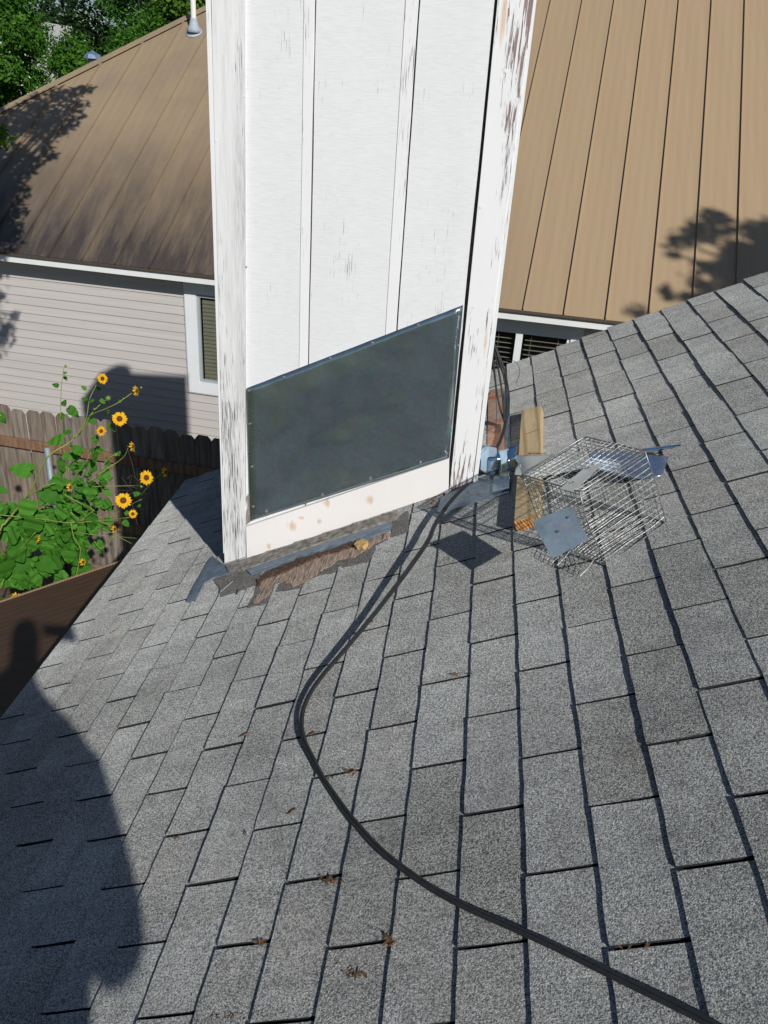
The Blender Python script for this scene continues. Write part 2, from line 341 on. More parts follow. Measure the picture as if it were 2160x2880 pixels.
EXPO, KAP, TAB, TK = 0.133595, 0.145837, 0.1524, 0.0062
def tab_mesh(seed, ln=2 * TAB, wd=EXPO):
    rnd = random.Random(seed); gap = .0032 + rnd.random() * .0012; m = MB()
    L = wd + .012; nx, ny = 3, 8; pts = []
    j = lambda s: (rnd.random() - .5) * s
    for k in range(ny + 1): pts.append((j(.0026), gap + (ln - 2 * gap) * k / ny))
    for k in range(1, nx): pts.append((L * k / nx, ln - gap + j(.0018)))
    pts.append((L, ln - gap)); pts.append((L, gap))
    for k in range(nx - 1, 0, -1): pts.append((L * k / nx, gap + j(.0018)))
    cl = [rnd.random() ** 3 * .0028, rnd.random() ** 3 * .0028]
    top = [(x, y, TK * (1 - x / wd) + max(0, 1 - x / .05) * (cl[0] * max(0, 1 - y / .07) + cl[1] * max(0, 1 - (ln - y) / .07))) for x, y in pts]
    n = len(top); m.v = [Vector(p) for p in top] + [Vector((x, y, z - TK)) for x, y, z in top]
    m.f.append(tuple(range(n))); m.m.append(0)
    for i in range(n):
        q = (i + 1) % n; m.f.append((i, n + i, n + q, q)); m.m.append(1)
    return m
VAR = [tab_mesh(s).mesh('shingle', [M_SH, M_SHE]) for s in range(14)]
RB = Matrix((PX, PY, PN)).transposed().to_4x4()
tabs = []
CHX0, CHX1, CHY0, CHY1 = -.668, .354, 1.76, 2.245
for c in range(-11, 25):
    a0 = c * EXPO
    for k in range(-14, 16):
        b0 = ((c % 2) + 2 * k - KAP * c) * TAB
        if b0 > RAKE - .02 or b0 + 2 * TAB < NEARB + .3: continue
        cut = None
        if b0 + 2 * TAB > RAKE: cut = RAKE + .008 - b0
        p0, p1 = RF(a0, b0), RF(a0 + EXPO, b0 + 2 * TAB)
        if p0.x > CHX0 + .02 and p1.x < CHX1 - .02 and p0.y > CHY0 + .03 and p1.y < CHY1 - .03: continue
        px = [pix(RF(a0 + EXPO * u, b0 + min(cut or 2 * TAB, 2 * TAB) * v)) for u, v in ((.5, .5), (.1, .1), (.9, .9), (.1, .9), (.9, .1))]
        vis = any(-5 < x < 2165 and -5 < y < 2885 for x, y in px)
        area = abs((px[1][0] - px[2][0]) * (px[3][1] - px[4][1]) - (px[3][0] - px[4][0]) * (px[1][1] - px[2][1])) if vis else 0
        tabs.append((area, c, a0, b0, cut))
tabs.sort(key=lambda t: -t[0])
rest = MB(); nvis = 0
rnd = random.Random(3)
for i, (area, c, a0, b0, cut) in enumerate(tabs):
    lift = rnd.random() * .0012 + (.0022 if rnd.random() < .10 else 0)
    db, da, rot = (rnd.random() - .5) * .003, (rnd.random() - .5) * .0035, (rnd.random() - .5) * .006
    if c == -11: a0 = EAVE - .006
    mat = Matrix.Translation(RF(a0 + da, b0 + db, lift)) @ RB @ Matrix.Rotation(rot, 4, 'Z')
    if c == -11: mat = mat @ Matrix.Diagonal(((-10 * EXPO - EAVE + .006) / EXPO, 1, 1, 1))
    if area > 0 and nvis < 299:
        if cut:
            me = tab_mesh(1000 + i, cut).mesh('shingle', [M_SH, M_SHE])
        else: me = VAR[rnd.randrange(len(VAR))]
        o = bpy.data.objects.new('shingle', me); COL.objects.link(o); o.parent = roof_o; o.matrix_parent_inverse = Matrix.Identity(4); o.matrix_basis = mat; nvis += 1
    else:
        t = tab_mesh(i % 14, cut or 2 * TAB); kk = len(rest.v)
        rest.v += [mat @ v for v in t.v]; rest.f += [tuple(q + kk for q in f) for f in t.f]; rest.m += t.m
ro = rest.build('shingle_field', [M_SH, M_SHE]); ro['kind'] = 'stuff'
ro.parent = roof_o
print('tabs', len(tabs), 'visible', nvis)

# torn strip below the chimney: dark underlayment, splintered plywood
def patch(name, pts, h0, h1, mat, rough=.004, zoom=None, bumpy=.0, parent=None, sub=3):
    """irregular slab lying on the roof; pts are picture points on the roof plane"""
    P = [ab(rf(x, y, h1)) for x, y in pts]; Q = []
    for i in range(len(P)):
        a, b = P[i], P[(i + 1) % len(P)]
        for k in range(sub):
            q = a.lerp(b, k / sub); Q.append(q + Vector(((random.random() - .5), (random.random() - .5))) * rough)
    bm = bmesh.new(); vs = [bm.verts.new(RF(q.x, q.y, h1)) for q in Q]; f = bm.faces.new(vs)
    if bumpy:
        bmesh.ops.triangulate(bm, faces=[f]); bmesh.ops.subdivide_edges(bm, edges=bm.edges[:], cuts=3)
        for v in bm.verts:
            nv = noise.noise(v.co * 60) + .6 * noise.noise(Vector((v.co.x * 25 + v.co.y * 8, v.co.y * 200, 0))); v.co += PN * (bumpy * nv)
    be = [e for e in bm.edges if e.is_boundary]; r = bmesh.ops.extrude_edge_only(bm, edges=be)
    for v in r['geom']:
        if isinstance(v, bmesh.types.BMVert): v.co += PN * (h0 - h1)
    bmesh.ops.recalc_face_normals(bm, faces=bm.faces[:])
    me = bpy.data.meshes.new(name); bm.to_mesh(me); bm.free(); me.materials.append(mat)
    o = bpy.data.objects.new(name, me); COL.objects.link(o); attach(o, parent or roof_o); return o
Z8 = lambda L: [(560 + x * .3858, 1300 + y * .3858) for x, y in L]
patch('torn_shingle', Z8([(100, 850), (250, 800), (460, 780), (440, 870), (380, 905), (150, 985), (150, 920)]), 0, .0085, M_SHD, .006)
patch('torn_shingle', Z8([(430, 860), (560, 790), (830, 720), (1150, 620), (1400, 520), (1420, 420), (1530, 350), (1530, 500), (1400, 545), (1290, 610), (1260, 705), (1060, 765), (960, 800), (850, 830), (740, 905), (560, 945), (500, 1015), (350, 1060), (400, 960)]), 0, .0075, M_SHD, .008)
patch('exposed_plywood', Z8([(520, 800), (700, 745), (850, 700), (1140, 610), (1390, 505), (1385, 550), (1290, 585), (1210, 645), (1130, 690), (1010, 715), (950, 760), (870, 800), (780, 875), (690, 905), (650, 860), (560, 885), (500, 975), (430, 1025), (395, 1015), (440, 940), (425, 850)]), 0, .0092, M_PLY, .014, bumpy=.0010, sub=6)
patch('rotted_edge', Z8([(500, 790), (760, 690), (1000, 615), (1150, 565), (1160, 600), (960, 655), (800, 710), (640, 790), (470, 840), (430, 900), (425, 850)]), .006, .0150, M_ROT, .014, bumpy=.0035, sub=6)
o = patch('foam_lump', Z8([(1130, 600), (1150, 570), (1185, 555), (1225, 565), (1222, 590), (1190, 612), (1145, 618)]), .008, .024, flat('yellowed foam', (.45, .30, .13), .8, var=.4, scale=70, bump=1), .002, bumpy=.004)
tag(o, 'yellowish lump of old foam on torn roof edge below chimney', 'debris') if False else None

# ------------------------------------------------------------------ chimney
chim = thing('chimney', 'tall white painted wooden chimney chase with peeling paint rising from shingle roof', 'chimney', (-.15, 2.0, -.1))
YF, TOP = 1.76, 2.71
def zroof(x, y): return (-PN.x * x - PN.y * y) / PN.z
def P_(x, y, d=0.0): return at(x, y, YF - d)
def strip(name, quad, d0, d1, mat, **k):                       # front piece between depths d0 and d1 proud of the panel
    pts = [P_(x, y) for x, y in quad]; pts = [Vector((p.x, YF - d1, p.z)) for p in pts]
    return MB().prism(pts, (0, d1 - d0, 0)).build(name, mat, chim, bevel=k.pop('bevel', .0015), **k)
def ext(x0, y0, x1, y1, Z):                                    # follow a picture line on the face to height Z
    a, b = P_(x0, y0), P_(x1, y1); t = (Z - a.z) / (b.z - a.z); return a.lerp(b, t)
def vboard(name, l, r, zb, d0, d1, mat, zt=TOP - .02, cut=None):
    # l, r = picture lines of the left and right edges; zb = (z bottom left, z bottom right)
    n = 10; A = [ext(*l, zb[0] + (zt - zb[0]) * i / n) for i in range(n + 1)]; B = [ext(*r, zb[1] + (zt - zb[1]) * i / n) for i in range(n + 1)]
    for L_ in (A, B):
        for i in range(1, n): L_[i].x += (random.random() - .5) * .0012
    pts = A + B[::-1]; pts = [Vector((p.x, YF - d1, p.z)) for p in pts]
    return MB().prism(pts, (0, d1 - d0, 0)).build(name, mat, chim, bevel=.0012)
X0, X1 = CHX0, CHX1
M_GAP = flat('dark brown sheathing', (.13, .105, .105), .95, var=.4, scale=40)  # dark brown backing seen through the gaps between sheets and boards
MB().prism([(X0 + .03, YF + .0125, -.5), (X1 - .03, YF + .0125, -.1), (X1 - .03, YF + .0125, TOP - .03), (X0 + .03, YF + .0125, TOP - .03)], (0, .006, 0)).build('sheathing', M_GAP, chim)
def sheetp(l, r, zb):
    n = 26; A = [ext(*l, zb + (TOP - .03 - zb) * i / n) for i in range(n + 1)]; B = [ext(*r, zb + (TOP - .03 - zb) * i / n) for i in range(n + 1)]
    A = [Vector((p.x + (random.random() - .5) * .0016, YF, p.z)) for p in A]; B = [Vector((p.x + (random.random() - .5) * .0022, YF, p.z)) for p in B]
    MB().prism(A + B[::-1], (0, .011, 0)).build('siding_sheet', M_PAN, chim)
sheetp((640, 0, 665, 1400), (886, 0, 865, 1016), -.35)
sheetp((890, 0, 869, 1016), (1178, 0, 1115, 918), -.2)
sheetp((1182.5, 0, 1119, 918), (1391, 0, 1306, 862), -.05)
MB().prism([(X0 + .02, YF + .02, -.5), (X0 + .02, CHY1 - .02, -.5), (X0 + .02, CHY1 - .02, TOP - .03), (X0 + .02, YF + .02, TOP - .03)], (.009, 0, 0)).build('side_panel', M_BAT, chim)
MB().prism([(X1 - .03, YF + .02, -.1), (X1 - .03, CHY1 - .02, -.1), (X1 - .03, CHY1 - .02, TOP - .03), (X1 - .03, YF + .02, TOP - .03)], (.009, 0, 0)).build('side_panel', M_BAT, chim)
MB().box((X0 + .02, CHY1 - .012, -.5), (X1 - X0 - .04, 0, 0), (0, .01, 0), (0, 0, TOP + .47)).build('back_panel', M_BAT, chim)
for sx in (0, 1):                                               # edge boards on the two sides, seen end-on
    xa = X0 if sx == 0 else X1 - .0165
    zb = zroof(xa, YF) + (.06 if sx == 0 else .01)
    MB().box((xa, YF - .0135, zb), (.0165, 0, 0), (0, .10, 0), (0, 0, TOP - .02 - zb)).build('side_trim', M_EDGE, chim, bevel=.0015)
    zb = zroof(xa, CHY1) + .01
    MB().box((xa, CHY1 - .09, zb), (.019, 0, 0), (0, .09, 0), (0, 0, TOP - .02 - zb)).build('side_trim', M_EDGE, chim, bevel=.0015)
vboard('corner_board', (598, 0, 634, 1560), (690, 0, 693, 1540), (-.295, -.252), 0, .016, M_BL)
vboard('corner_board', (1400, 0, 1264, 1380), (1500, 0, 1329, 1345), (.150, .205), 0, .016, M_BR)
vboard('batten', (855, 0, 842, 1016), (886, 0, 865, 1016), (.30, .32), .0005, .0035, M_BAT)
vboard('batten', (1141, 0, 1085, 918), (1178, 0, 1115, 918), (.55, .58), .0005, .0035, M_BAT)
# skirt board, metal patch with screws
strip('skirt_board', [(695, 1476), (1264, 1284), (1262, 1377), (697, 1566)], .001, .020, M_SKIRT)
strip('wood_blocking', [(690, 1400), (707, 1380), (709, 1462), (692, 1475)], .001, .0125, M_OLD)
pp = [(697, 1088)] + [(697 + (1303 - 697) * t, 1088 + (855 - 1088) * t + 2 * math.sin(9 * t)) for t in (.2, .4, .6, .8)] + [(1303, 855), (1288, 1060), (1264, 1282), (1190, 1303), (1043, 1348), (880, 1404), (707, 1460), (702, 1270)]
bm = bmesh.new(); quadN = 24
TL, TR, BR_, BL_ = P_(697, 1088), P_(1303, 855), P_(1264, 1284), P_(707, 1460)
grid = []
for i in range(quadN + 1):
    row = []
    for j in range(quadN + 1):
        u, v = i / quadN, j / quadN
        p = TL.lerp(TR, u).lerp(BL_.lerp(BR_, u), v)
        wave = .008 * noise.noise(Vector((u * 3.1, v * 2.7, 4))) * math.sin(math.pi * u) * math.sin(math.pi * v) * 2.0
        row.append(bm.verts.new((p.x, YF - .0125 - wave - .002, p.z + (0.0012 * noise.noise(Vector((u * 20, v, 0))) if j in (0, quadN) else 0))))
    grid.append(row)
for i in range(quadN):
    for j in range(quadN): bm.faces.new((grid[i][j], grid[i + 1][j], grid[i + 1][j + 1], grid[i][j + 1])).smooth = True
me = bpy.data.meshes.new('metal_patch'); bmesh.ops.recalc_face_normals(bm, faces=bm.faces[:]); bm.to_mesh(me); bm.free(); me.materials.append(M_PATCH)
mp = bpy.data.objects.new('metal_patch', me); COL.objects.link(mp); sol = mp.modifiers.new('s', 'SOLIDIFY'); sol.thickness = .0012; attach(mp, chim)
sm = MB(); sm.tube([(0, 0, 0), (0, -.0035, 0)], .0055, 10); sm.tube([(0, -.0035, 0), (0, -.0062, 0)], [.0033, .0026], 6)
SCREW = sm.mesh('screw', M_WIRE)
for x, y, s in [(703, 1094, 1), (800, 1056, .7), (930, 1003, .7), (1048, 960, .8), (1177, 911, .8), (1290, 873, .9), (1290, 968, .8), (1267, 1172, .9), (1256, 1270, 1.2), (1183, 1297, .9), (1043, 1341, 1.1), (909, 1387, 1), (752, 1433, 1.2), (715, 1456, .7), (705, 1188, .8), (710, 1308, .8), (714, 1420, .8)]:
    p = P_(x, y); o = bpy.data.objects.new('screw', SCREW); COL.objects.link(o); o.location = (p.x, YF - .0155, p.z); o.scale = (s, s, s); o.parent = mp; o.matrix_parent_inverse = Matrix.Identity(4)
for (x, y, s) in [(690, 270, .8), (700, 742, .7), (1423, 200, 1.4), (1428, 378, .7), (1353, 580, 1.3), (1333, 860, 1.2), (612, 395, .9)]:
    p = P_(x, y); MB().tube([(p.x, YF - .0155, p.z), (p.x, YF - .0175, p.z)], .0045 * s, 10).build('nail_head', M_EDGE, chim)
# cap, flue and dome (seen only as shadow on the neighbour's wall)
MB().box((X0 - .006, YF - .02, TOP - .02), (X1 - X0 + .012, 0, 0), (0, CHY1 - YF + .03, 0), (0, 0, .02)).build('cap', M_FLASH, chim)
fl = MB(); fx, fy = -.36, 2.02
fl.tube([(fx, fy, TOP), (fx, fy, TOP + .10)], .12, 16); fl.tube([(fx, fy, TOP + .10), (fx, fy, TOP + .16), (fx, fy, TOP + .19), (fx, fy, TOP + .20)], [.17, .155, .10, .02], 18)
fl.build('flue_pipe', M_GALV, chim)
# base flashings
patch('step_flashing', Z8([(190, 745), (350, 700), (1440, 350), (1440, 400), (900, 580), (360, 770), (210, 790)]), 0, .019, M_MUD, .003, parent=chim, sub=4, bumpy=.002)
patch('base_flashing', Z8([(330, 775), (900, 592), (1405, 430), (1400, 462), (1130, 560), (800, 660), (560, 740), (370, 805)]), 0, .0155, M_FLASH, .002, parent=chim)
patch('base_flashing', Z8([(355, 792), (900, 622), (1400, 470), (1392, 490), (1130, 585), (800, 690), (540, 770), (380, 818)]), 0, .0125, M_FLASH, .002, parent=chim)
patch('corner_flashing', [(x * .4219, 1250 + y * .4219) for x, y in [(1385, 775), (1415, 742), (1500, 806), (1610, 800), (1560, 850), (1430, 885), (1360, 920), (1300, 1040), (1240, 1042), (1290, 940), (1340, 860)]], 0, .011, M_FLASH, .003, parent=chim)
patch('side_flashing', [(1372, 1330), (1372, 1115), (1384, 1095), (1428, 1092), (1434, 1190), (1432, 1260), (1425, 1330)], 0, .010, M_RUST, .004, parent=chim, bumpy=.002)
patch('side_flashing', [(1418, 1100), (1432, 1098), (1436, 1258), (1422, 1262)], 0, .0125, M_FLASH, .001, parent=chim)
patch('side_flashing', [(1240, 1400), (1330, 1350), (1390, 1330), (1440, 1330), (1432, 1385), (1345, 1410), (1245, 1440), (1228, 1440)], 0, .0095, M_FLASH, .003, parent=chim)

# ------------------------------------------------------------------ loose metal scraps beside the chimney
def sheet(name, rows, mat, label, cat, smooth=True, thick=.0008, group=None, pale=0):
    """rows: lists of picture points with height above the roof, lofted into one bent sheet"""
    P = [[rf(x, y, h) for x, y, h in r] for r in rows]; m = MB(); n = len(P[0])
    def q(row, t):
        t *= n - 1; i = min(int(t), n - 2); return row[i].lerp(row[i + 1], t - i)
    S, T = 6 * (len(P) - 1), 12
    for a in range(S + 1):
        u = a / S * (len(P) - 1); i = min(int(u), len(P) - 2)
        for b in range(T + 1): m.v.append(q(P[i], b / T).lerp(q(P[i + 1], b / T), u - i))
    for a in range(S):
        for b in range(T): k = a * (T + 1) + b; m.f.append((k, k + 1, k + T + 2, k + T + 1)); m.m.append(1 if b / T < pale else 0)
    o = m.build(name, [mat, M_PALE], smooth=smooth); s = o.modifiers.new('s', 'SOLIDIFY'); s.thickness = thick
    if label: tag(o, label, cat, group)
    return o
sheet('metal_scrap', [[(1350, 1252, .11), (1372, 1252, .115), (1400, 1258, .10)], [(1347, 1286, .075), (1372, 1290, .085), (1405, 1290, .07)], [(1345, 1322, .03), (1370, 1332, .035), (1408, 1318, .03)]], M_GALV, 'bent blue reflecting sheet metal scrap touching the right corner of the chimney', 'metal scrap')
sheet('metal_scrap', [[(1402, 1266, .095), (1428, 1262, .10), (1456, 1250, .09)], [(1406, 1300, .06), (1430, 1296, .07), (1452, 1284, .06)], [(1408, 1330, .025), (1432, 1322, .03), (1458, 1312, .025)]], M_GALV, 'folded shiny metal scrap between the bent chimney scrap and the lumber', 'metal scrap')
sheet('metal_scrap', [[(1350, 1312, .035), (1378, 1320, .03), (1404, 1316, .035)], [(1355, 1325, .012), (1385, 1337, .012), (1402, 1330, .012)]], M_GALVD, 'small curled green tinted metal offcut lying under the blue scrap', 'metal scrap')
sheet('metal_scrap', [[(1386, 1335, .016), (1436, 1325, .016)], [(1384, 1390, .014), (1434, 1375, .014)]], M_GALVD, 'flat dull grey metal offcut lying below the blue scraps', 'metal scrap')
# the long bright flashing strip lying across the lumber and under the cage
sheet('flashing_strip', [[(1446, 1281, .062), (1560, 1279, .065), (1650, 1272, .085), (1740, 1265, .075), (1800, 1275, .05), (1880, 1283, .03)], [(1462, 1315, .055), (1560, 1300, .06), (1650, 1290, .085), (1740, 1290, .075), (1810, 1305, .04), (1872, 1310, .03)], [(1475, 1345, .05), (1560, 1335, .05), (1650, 1315, .06), (1720, 1330, .06), (1790, 1350, .03), (1862, 1338, .02)]], galv('galvanised strip', (.60, .71, .86), .17, .9, .1, 9), 'long pale galvanised flashing strip lying across the lumber under the wire cage', 'flashing strip', pale=.34)  # pale end and blue tint put sunlight and sky into the colour
sheet('metal_scrap', [[(1450, 1318, .05), (1462, 1300, .06), (1480, 1330, .045)], [(1446, 1335, .05), (1470, 1338, .05), (1500, 1345, .04)]], M_PALE, 'small pale triangular metal offcut at the left end of the flashing strip', 'metal scrap')
sheet('metal_scrap', [[(1800, 1262, .05), (1850, 1256, .05), (1916, 1249, .045)], [(1800, 1272, .05), (1850, 1264, .05), (1914, 1254, .045)], [(1805, 1275, .035), (1860, 1267, .035), (1912, 1256, .04)]], M_GALV, 'thin twisted metal sliver pointing right behind the wire cage', 'metal scrap')

# ------------------------------------------------------------------ lumber
a0v, a1v = ab(rf(1457, 1500)), ab(rf(1476, 1178))
axis = (a1v - a0v).normalized(); side = Vector((axis.y, -axis.x))
cr = [a0v, a0v + side * .087, a1v + side * .087 - axis * .02, a1v]
lum = thing('lumber', 'short yellow pine two by four lying on the roof beside the chimney', 'lumber', RF(a0v.x, a0v.y, .006))
lo = MB().prism([RF(q.x, q.y, .006) for q in cr], PN * .038)
lo.m = [0] * len(lo.m); lo.m[2] = 1; o = lo.build('board', [M_PINE, M_END], lum, bevel=.002)
def text_on(s, loc, xdir, ydir, size, mat, name, parent):
    cu = bpy.data.curves.new(name, 'FONT'); cu.body = s; cu.size = size; cu.extrude = .0002; cu.align_x = 'CENTER'
    o = bpy.data.objects.new(name, cu); COL.objects.link(o); x = xdir.normalized(); z = x.cross(ydir).normalized(); y = z.cross(x)
    mw = Matrix((x, y, z)).transposed().to_4x4(); mw.translation = loc; cu.materials.append(mat); bpy.context.view_layer.update(); me = bpy.data.meshes.new_from_object(o); bpy.data.objects.remove(o); o = bpy.data.objects.new(name, me); COL.objects.link(o); attach(o, parent); o.matrix_basis = mw; return o
M_INK = flat('black ink', (.03, .025, .02), .7)
p = rf(1508, 1277, .0452)
text_on('KLY1.S9 xx8', p, rf(1530, 1275, .045) - rf(1480, 1275, .045), rf(1505, 1250, .045) - rf(1505, 1277, .045), .016, M_INK, 'stamp', lum)

MB().tube([rf(1479, 1221, .0452), rf(1514, 1208, .0452)], .0007, 4).build('pencil_line', M_INK, lum)

# ------------------------------------------------------------------ wire cage
Aq, Dq, Cq = rf(1540, 1525, .004), rf(1700, 1592, .004), rf(1895, 1475, .004)
ux = Dq - Aq; uy = (Cq - Dq); uy = uy - ux * (uy.dot(ux) / ux.length_squared); H = PN * .245
cage = thing('wire_cage', 'galvanised wire mesh chimney cap cage lying on the roof over the lumber', 'wire cage', Aq)
def bl(u, v, h): return Aq + ux * u + uy * v + H * h
def warp(p): return p + Vector((noise.noise(p * 9), noise.noise(p * 9 + Vector((5, 5, 5))), noise.noise(p * 9 + Vector((9, 1, 3))))) * .008
def wires(name, o, a, b, na, nb, ra=.0009, rb=.0009, wob=.005):
    m = MB()
    for i in range(1, na):
        t = i / na; w = PN * (random.random() - .5) * wob; m.tube([warp(o + a * t + b * (q / 4) + w * math.sin(q * .785)) for q in range(5)], ra, 4)
    for i in range(1, nb):
        t = i / nb; w = PN * (random.random() - .5) * wob; m.tube([warp(o + b * t + a * (q / 4) + w * math.sin(q * .785)) for q in range(5)], rb, 4)
    return m.build(name, M_WIRE, cage)
O = lambda u, v, h: bl(u, v, h)
wires('mesh_panel', O(0, 0, 1), ux, uy, 12, 15)
wires('mesh_panel', O(0, 0, 0), ux, H, 13, 11)
wires('mesh_panel', O(0, 1, 0), ux, H, 13, 11)
wires('mesh_panel', O(1, 0, 0), uy, H, 12, 13)
wires('mesh_panel', O(0, 0, 0), uy, H, 12, 13)
wires('mesh_panel', O(.12, .02, .01), ux * .86, uy * .96, 16, 5)
def ring(h, r, cor=.06):
    c = [(0, 0), (1, 0), (1, 1), (0, 1)]; pts = []
    for i in range(4):
        p = Vector(c[i]); pr = Vector(c[i - 1]); nx_ = Vector(c[(i + 1) % 4])
        s = p.lerp(pr, cor); e = p.lerp(nx_, cor); pts += [s, s.lerp(p, .6).lerp(e.lerp(p, .6), .5), e]
    pts.append(pts[0]); return MB().tube([warp(bl(q.x, q.y, h)) for q in pts], r, 6).build('frame_wire', M_WIRE, cage, smooth=True)
ring(1, .0030); ring(0, .002); ring(.96, .0014)
for u, v in ((0, 0), (1, 0), (1, 1), (0, 1)): MB().tube([warp(bl(u, v, q / 4)) for q in range(5)], .0018, 6).build('corner_wire', M_WIRE, cage, smooth=True)
# flared skirt of loose wires at the near corner
m = MB()
for i in range(9):
    t = i / 8; s = bl(.12 + .8 * t, 0, .12); e = s - uy * .30 - H * .10 + ux * .05 * random.random(); m.tube([s, s.lerp(e, .5) - H * .02, e], .0009, 4)
for k in range(1, 6):
    m.tube([bl(.10 + .82 * t / 8, -.06 * k, .12 - .018 * k) for t in range(9)], .0009, 4)
m.build('bent_skirt', M_WIRE, cage)
# plates resting on the cage
def quad3(name, pts, mat, label, cat, holes=()):
    m = MB(); n = 8
    A, B, C_, D = [Vector(p) for p in pts]; nn = (B - A).cross(D - A).normalized()
    for i in range(n + 1):
        for j in range(n + 1):
            u, v = i / n, j / n; m.v.append(A.lerp(B, u).lerp(D.lerp(C_, u), v) + nn * .0012 * math.sin(math.pi * u) * math.sin(2.2 * v))
    for i in range(n):
        for j in range(n): k = i * (n + 1) + j; m.f.append((k, k + n + 1, k + n + 2, k + 1)); m.m.append(0)
    o = m.build(name, mat); s = o.modifiers.new('s', 'SOLIDIFY'); s.thickness = .0008; s.offset = 0; tag(o, label, cat)
    for (hu, hv) in holes:
        p = A.lerp(B, hu).lerp(D.lerp(C_, hu), hv) ; dd = (C - p).normalized()
        if nn.dot(dd) < 0: nn = -nn
        MB().tube([p + nn * .004, p + nn * .0055], .004, 10).build('screw_hole', M_WIRE, o)
        MB().tube([p + nn * .0056, p + nn * .0062], .0021, 8).build('screw_hole', M_DARK, o)
    return o
T1, T2, B1 = rf(1495, 1466, .22), rf(1606, 1423, .21), rf(1554, 1572, .15)
T3 = hit(1655, 1516, (T2 - T1).cross(B1 - T1), (T2 - T1).cross(B1 - T1).dot(T1))
quad3('metal_plate', [T1, T2, T3, B1], galv('plate metal', (.34, .43, .50), .24, .6, .15, 10, True), 'square dull galvanised plate with two screw holes leaning on near side of wire cage', 'metal plate', [(.55, .45), (.8, .28)] if False else [(.42, .50), (.80, .28)])
quad3('metal_strip', [rf(1575, 1375, .262), rf(1650, 1310, .262), rf(1697, 1303, .262), rf(1609, 1383, .262)], M_PALE, 'narrow pale metal strip lying on top of the wire cage', 'metal strip', [(.25, .5), (.82, .45)])

# ------------------------------------------------------------------ cables
def smooth_path(P, n=6):
    out = []
    for i in range(len(P) - 1):
        p0, p1, p2, p3 = P[max(i - 1, 0)], P[i], P[i + 1], P[min(i + 2, len(P) - 1)]
        for k in range(n):
            t = k / n; out.append(.5 * ((2 * p1) + (p2 - p0) * t + (2 * p0 - 5 * p1 + 4 * p2 - p3) * t * t + (3 * p1 - p0 - 3 * p2 + p3) * t ** 3))
    return out + [P[-1]]
path = [(1315, 1362, .035), (1290, 1385, .035), (1255, 1425, .04), (1222, 1478, .045), (1207, 1515, .05), (1178, 1560, .05), (1120, 1640, .045), (1050, 1730, .035), (980, 1815, .03), (915, 1890, .028), (875, 1945, .026), (853, 1995, .024), (848, 2045, .022), (858, 2090, .018), (880, 2135, .012), (905, 2185, .008), (945, 2245, .008), (990, 2305, .009), (1060, 2382, .01), (1130, 2440, .011), (1230, 2508, .012), (1330, 2560, .013), (1450, 2613, .014), (1560, 2663, .015), (1680, 2722, .016), (1800, 2780, .016), (1920, 2838, .015), (2010, 2885, .014), (2120, 2950, .012), (2300, 3060, .010)]
P = smooth_path([rf(x, y, h) for x, y, h in path], 5)
cord = thing('cable', 'flat black coaxial cable curving over the shingles from chimney corner to lower right', 'cable', P[0])
for off in (-.0038, .0038):
    Q = []
    for i, p in enumerate(P):
        t = (P[min(i + 1, len(P) - 1)] - P[max(i - 1, 0)]).normalized(); s = t.cross(PN).normalized(); tw = math.sin(i * .07) * .5
        Q.append(p + s * off * math.cos(tw) + PN * off * math.sin(tw))
    MB().tube(Q, .0043, 8, up=PN).build('strand', M_CABLE, cord, smooth=True)
bund = thing('cable_bundle', 'bundle of thin black cables hanging down the right side of the chimney', 'cable bundle', rf(1420, 1180, .1))
rb = rf(1421, 1188, .03)
def bb(L_): return smooth_path([at(x, y, rb.y - dy) if dy is not None else rf(x, y, .02) for x, y, dy in L_] , 6)
for L_ in ([(1380, 940, -.06), (1390, 1040, -.05), (1398, 1110, -.04), (1410, 1160, -.02), (1420, 1188, 0)], [(1384, 950, -.05), (1402, 1040, -.04), (1414, 1120, -.02), (1418, 1188, 0)], [(1386, 955, -.05), (1411, 1035, -.03), (1424, 1110, -.02), (1421, 1188, 0)], [(1386, 960, -.05), (1417, 1035, -.03), (1431, 1110, -.02), (1429, 1160, -.01), (1422, 1188, 0)], [(1386, 985, -.05), (1422, 1070, -.03), (1427, 1140, -.01), (1424, 1188, 0)]):
    MB().tube(bb(L_), .0042, 7).build('strand', M_CABLE, bund, smooth=True)
MB().tube(smooth_path([rf(*q) for q in [(1422, 1185, .03), (1415, 1215, .025), (1402, 1250, .02), (1388, 1268, .015)]], 6), .0065, 8).build('strand', M_CABLE, bund, smooth=True)
for L_ in ([(1380, 1000, -.06), (1392, 1080, -.04), (1396, 1180, 0), (1382, 1250, .05)], [(1388, 975, -.05), (1402, 985, -.05), (1400, 1010, -.05)], [(1422, 1012, -.04), (1450, 1018, -.06), (1462, 1045, -.05), (1452, 1075, -.03)]):
    MB().tube(bb(L_), .0012, 5).build('thin_wire', M_CABLE, bund)

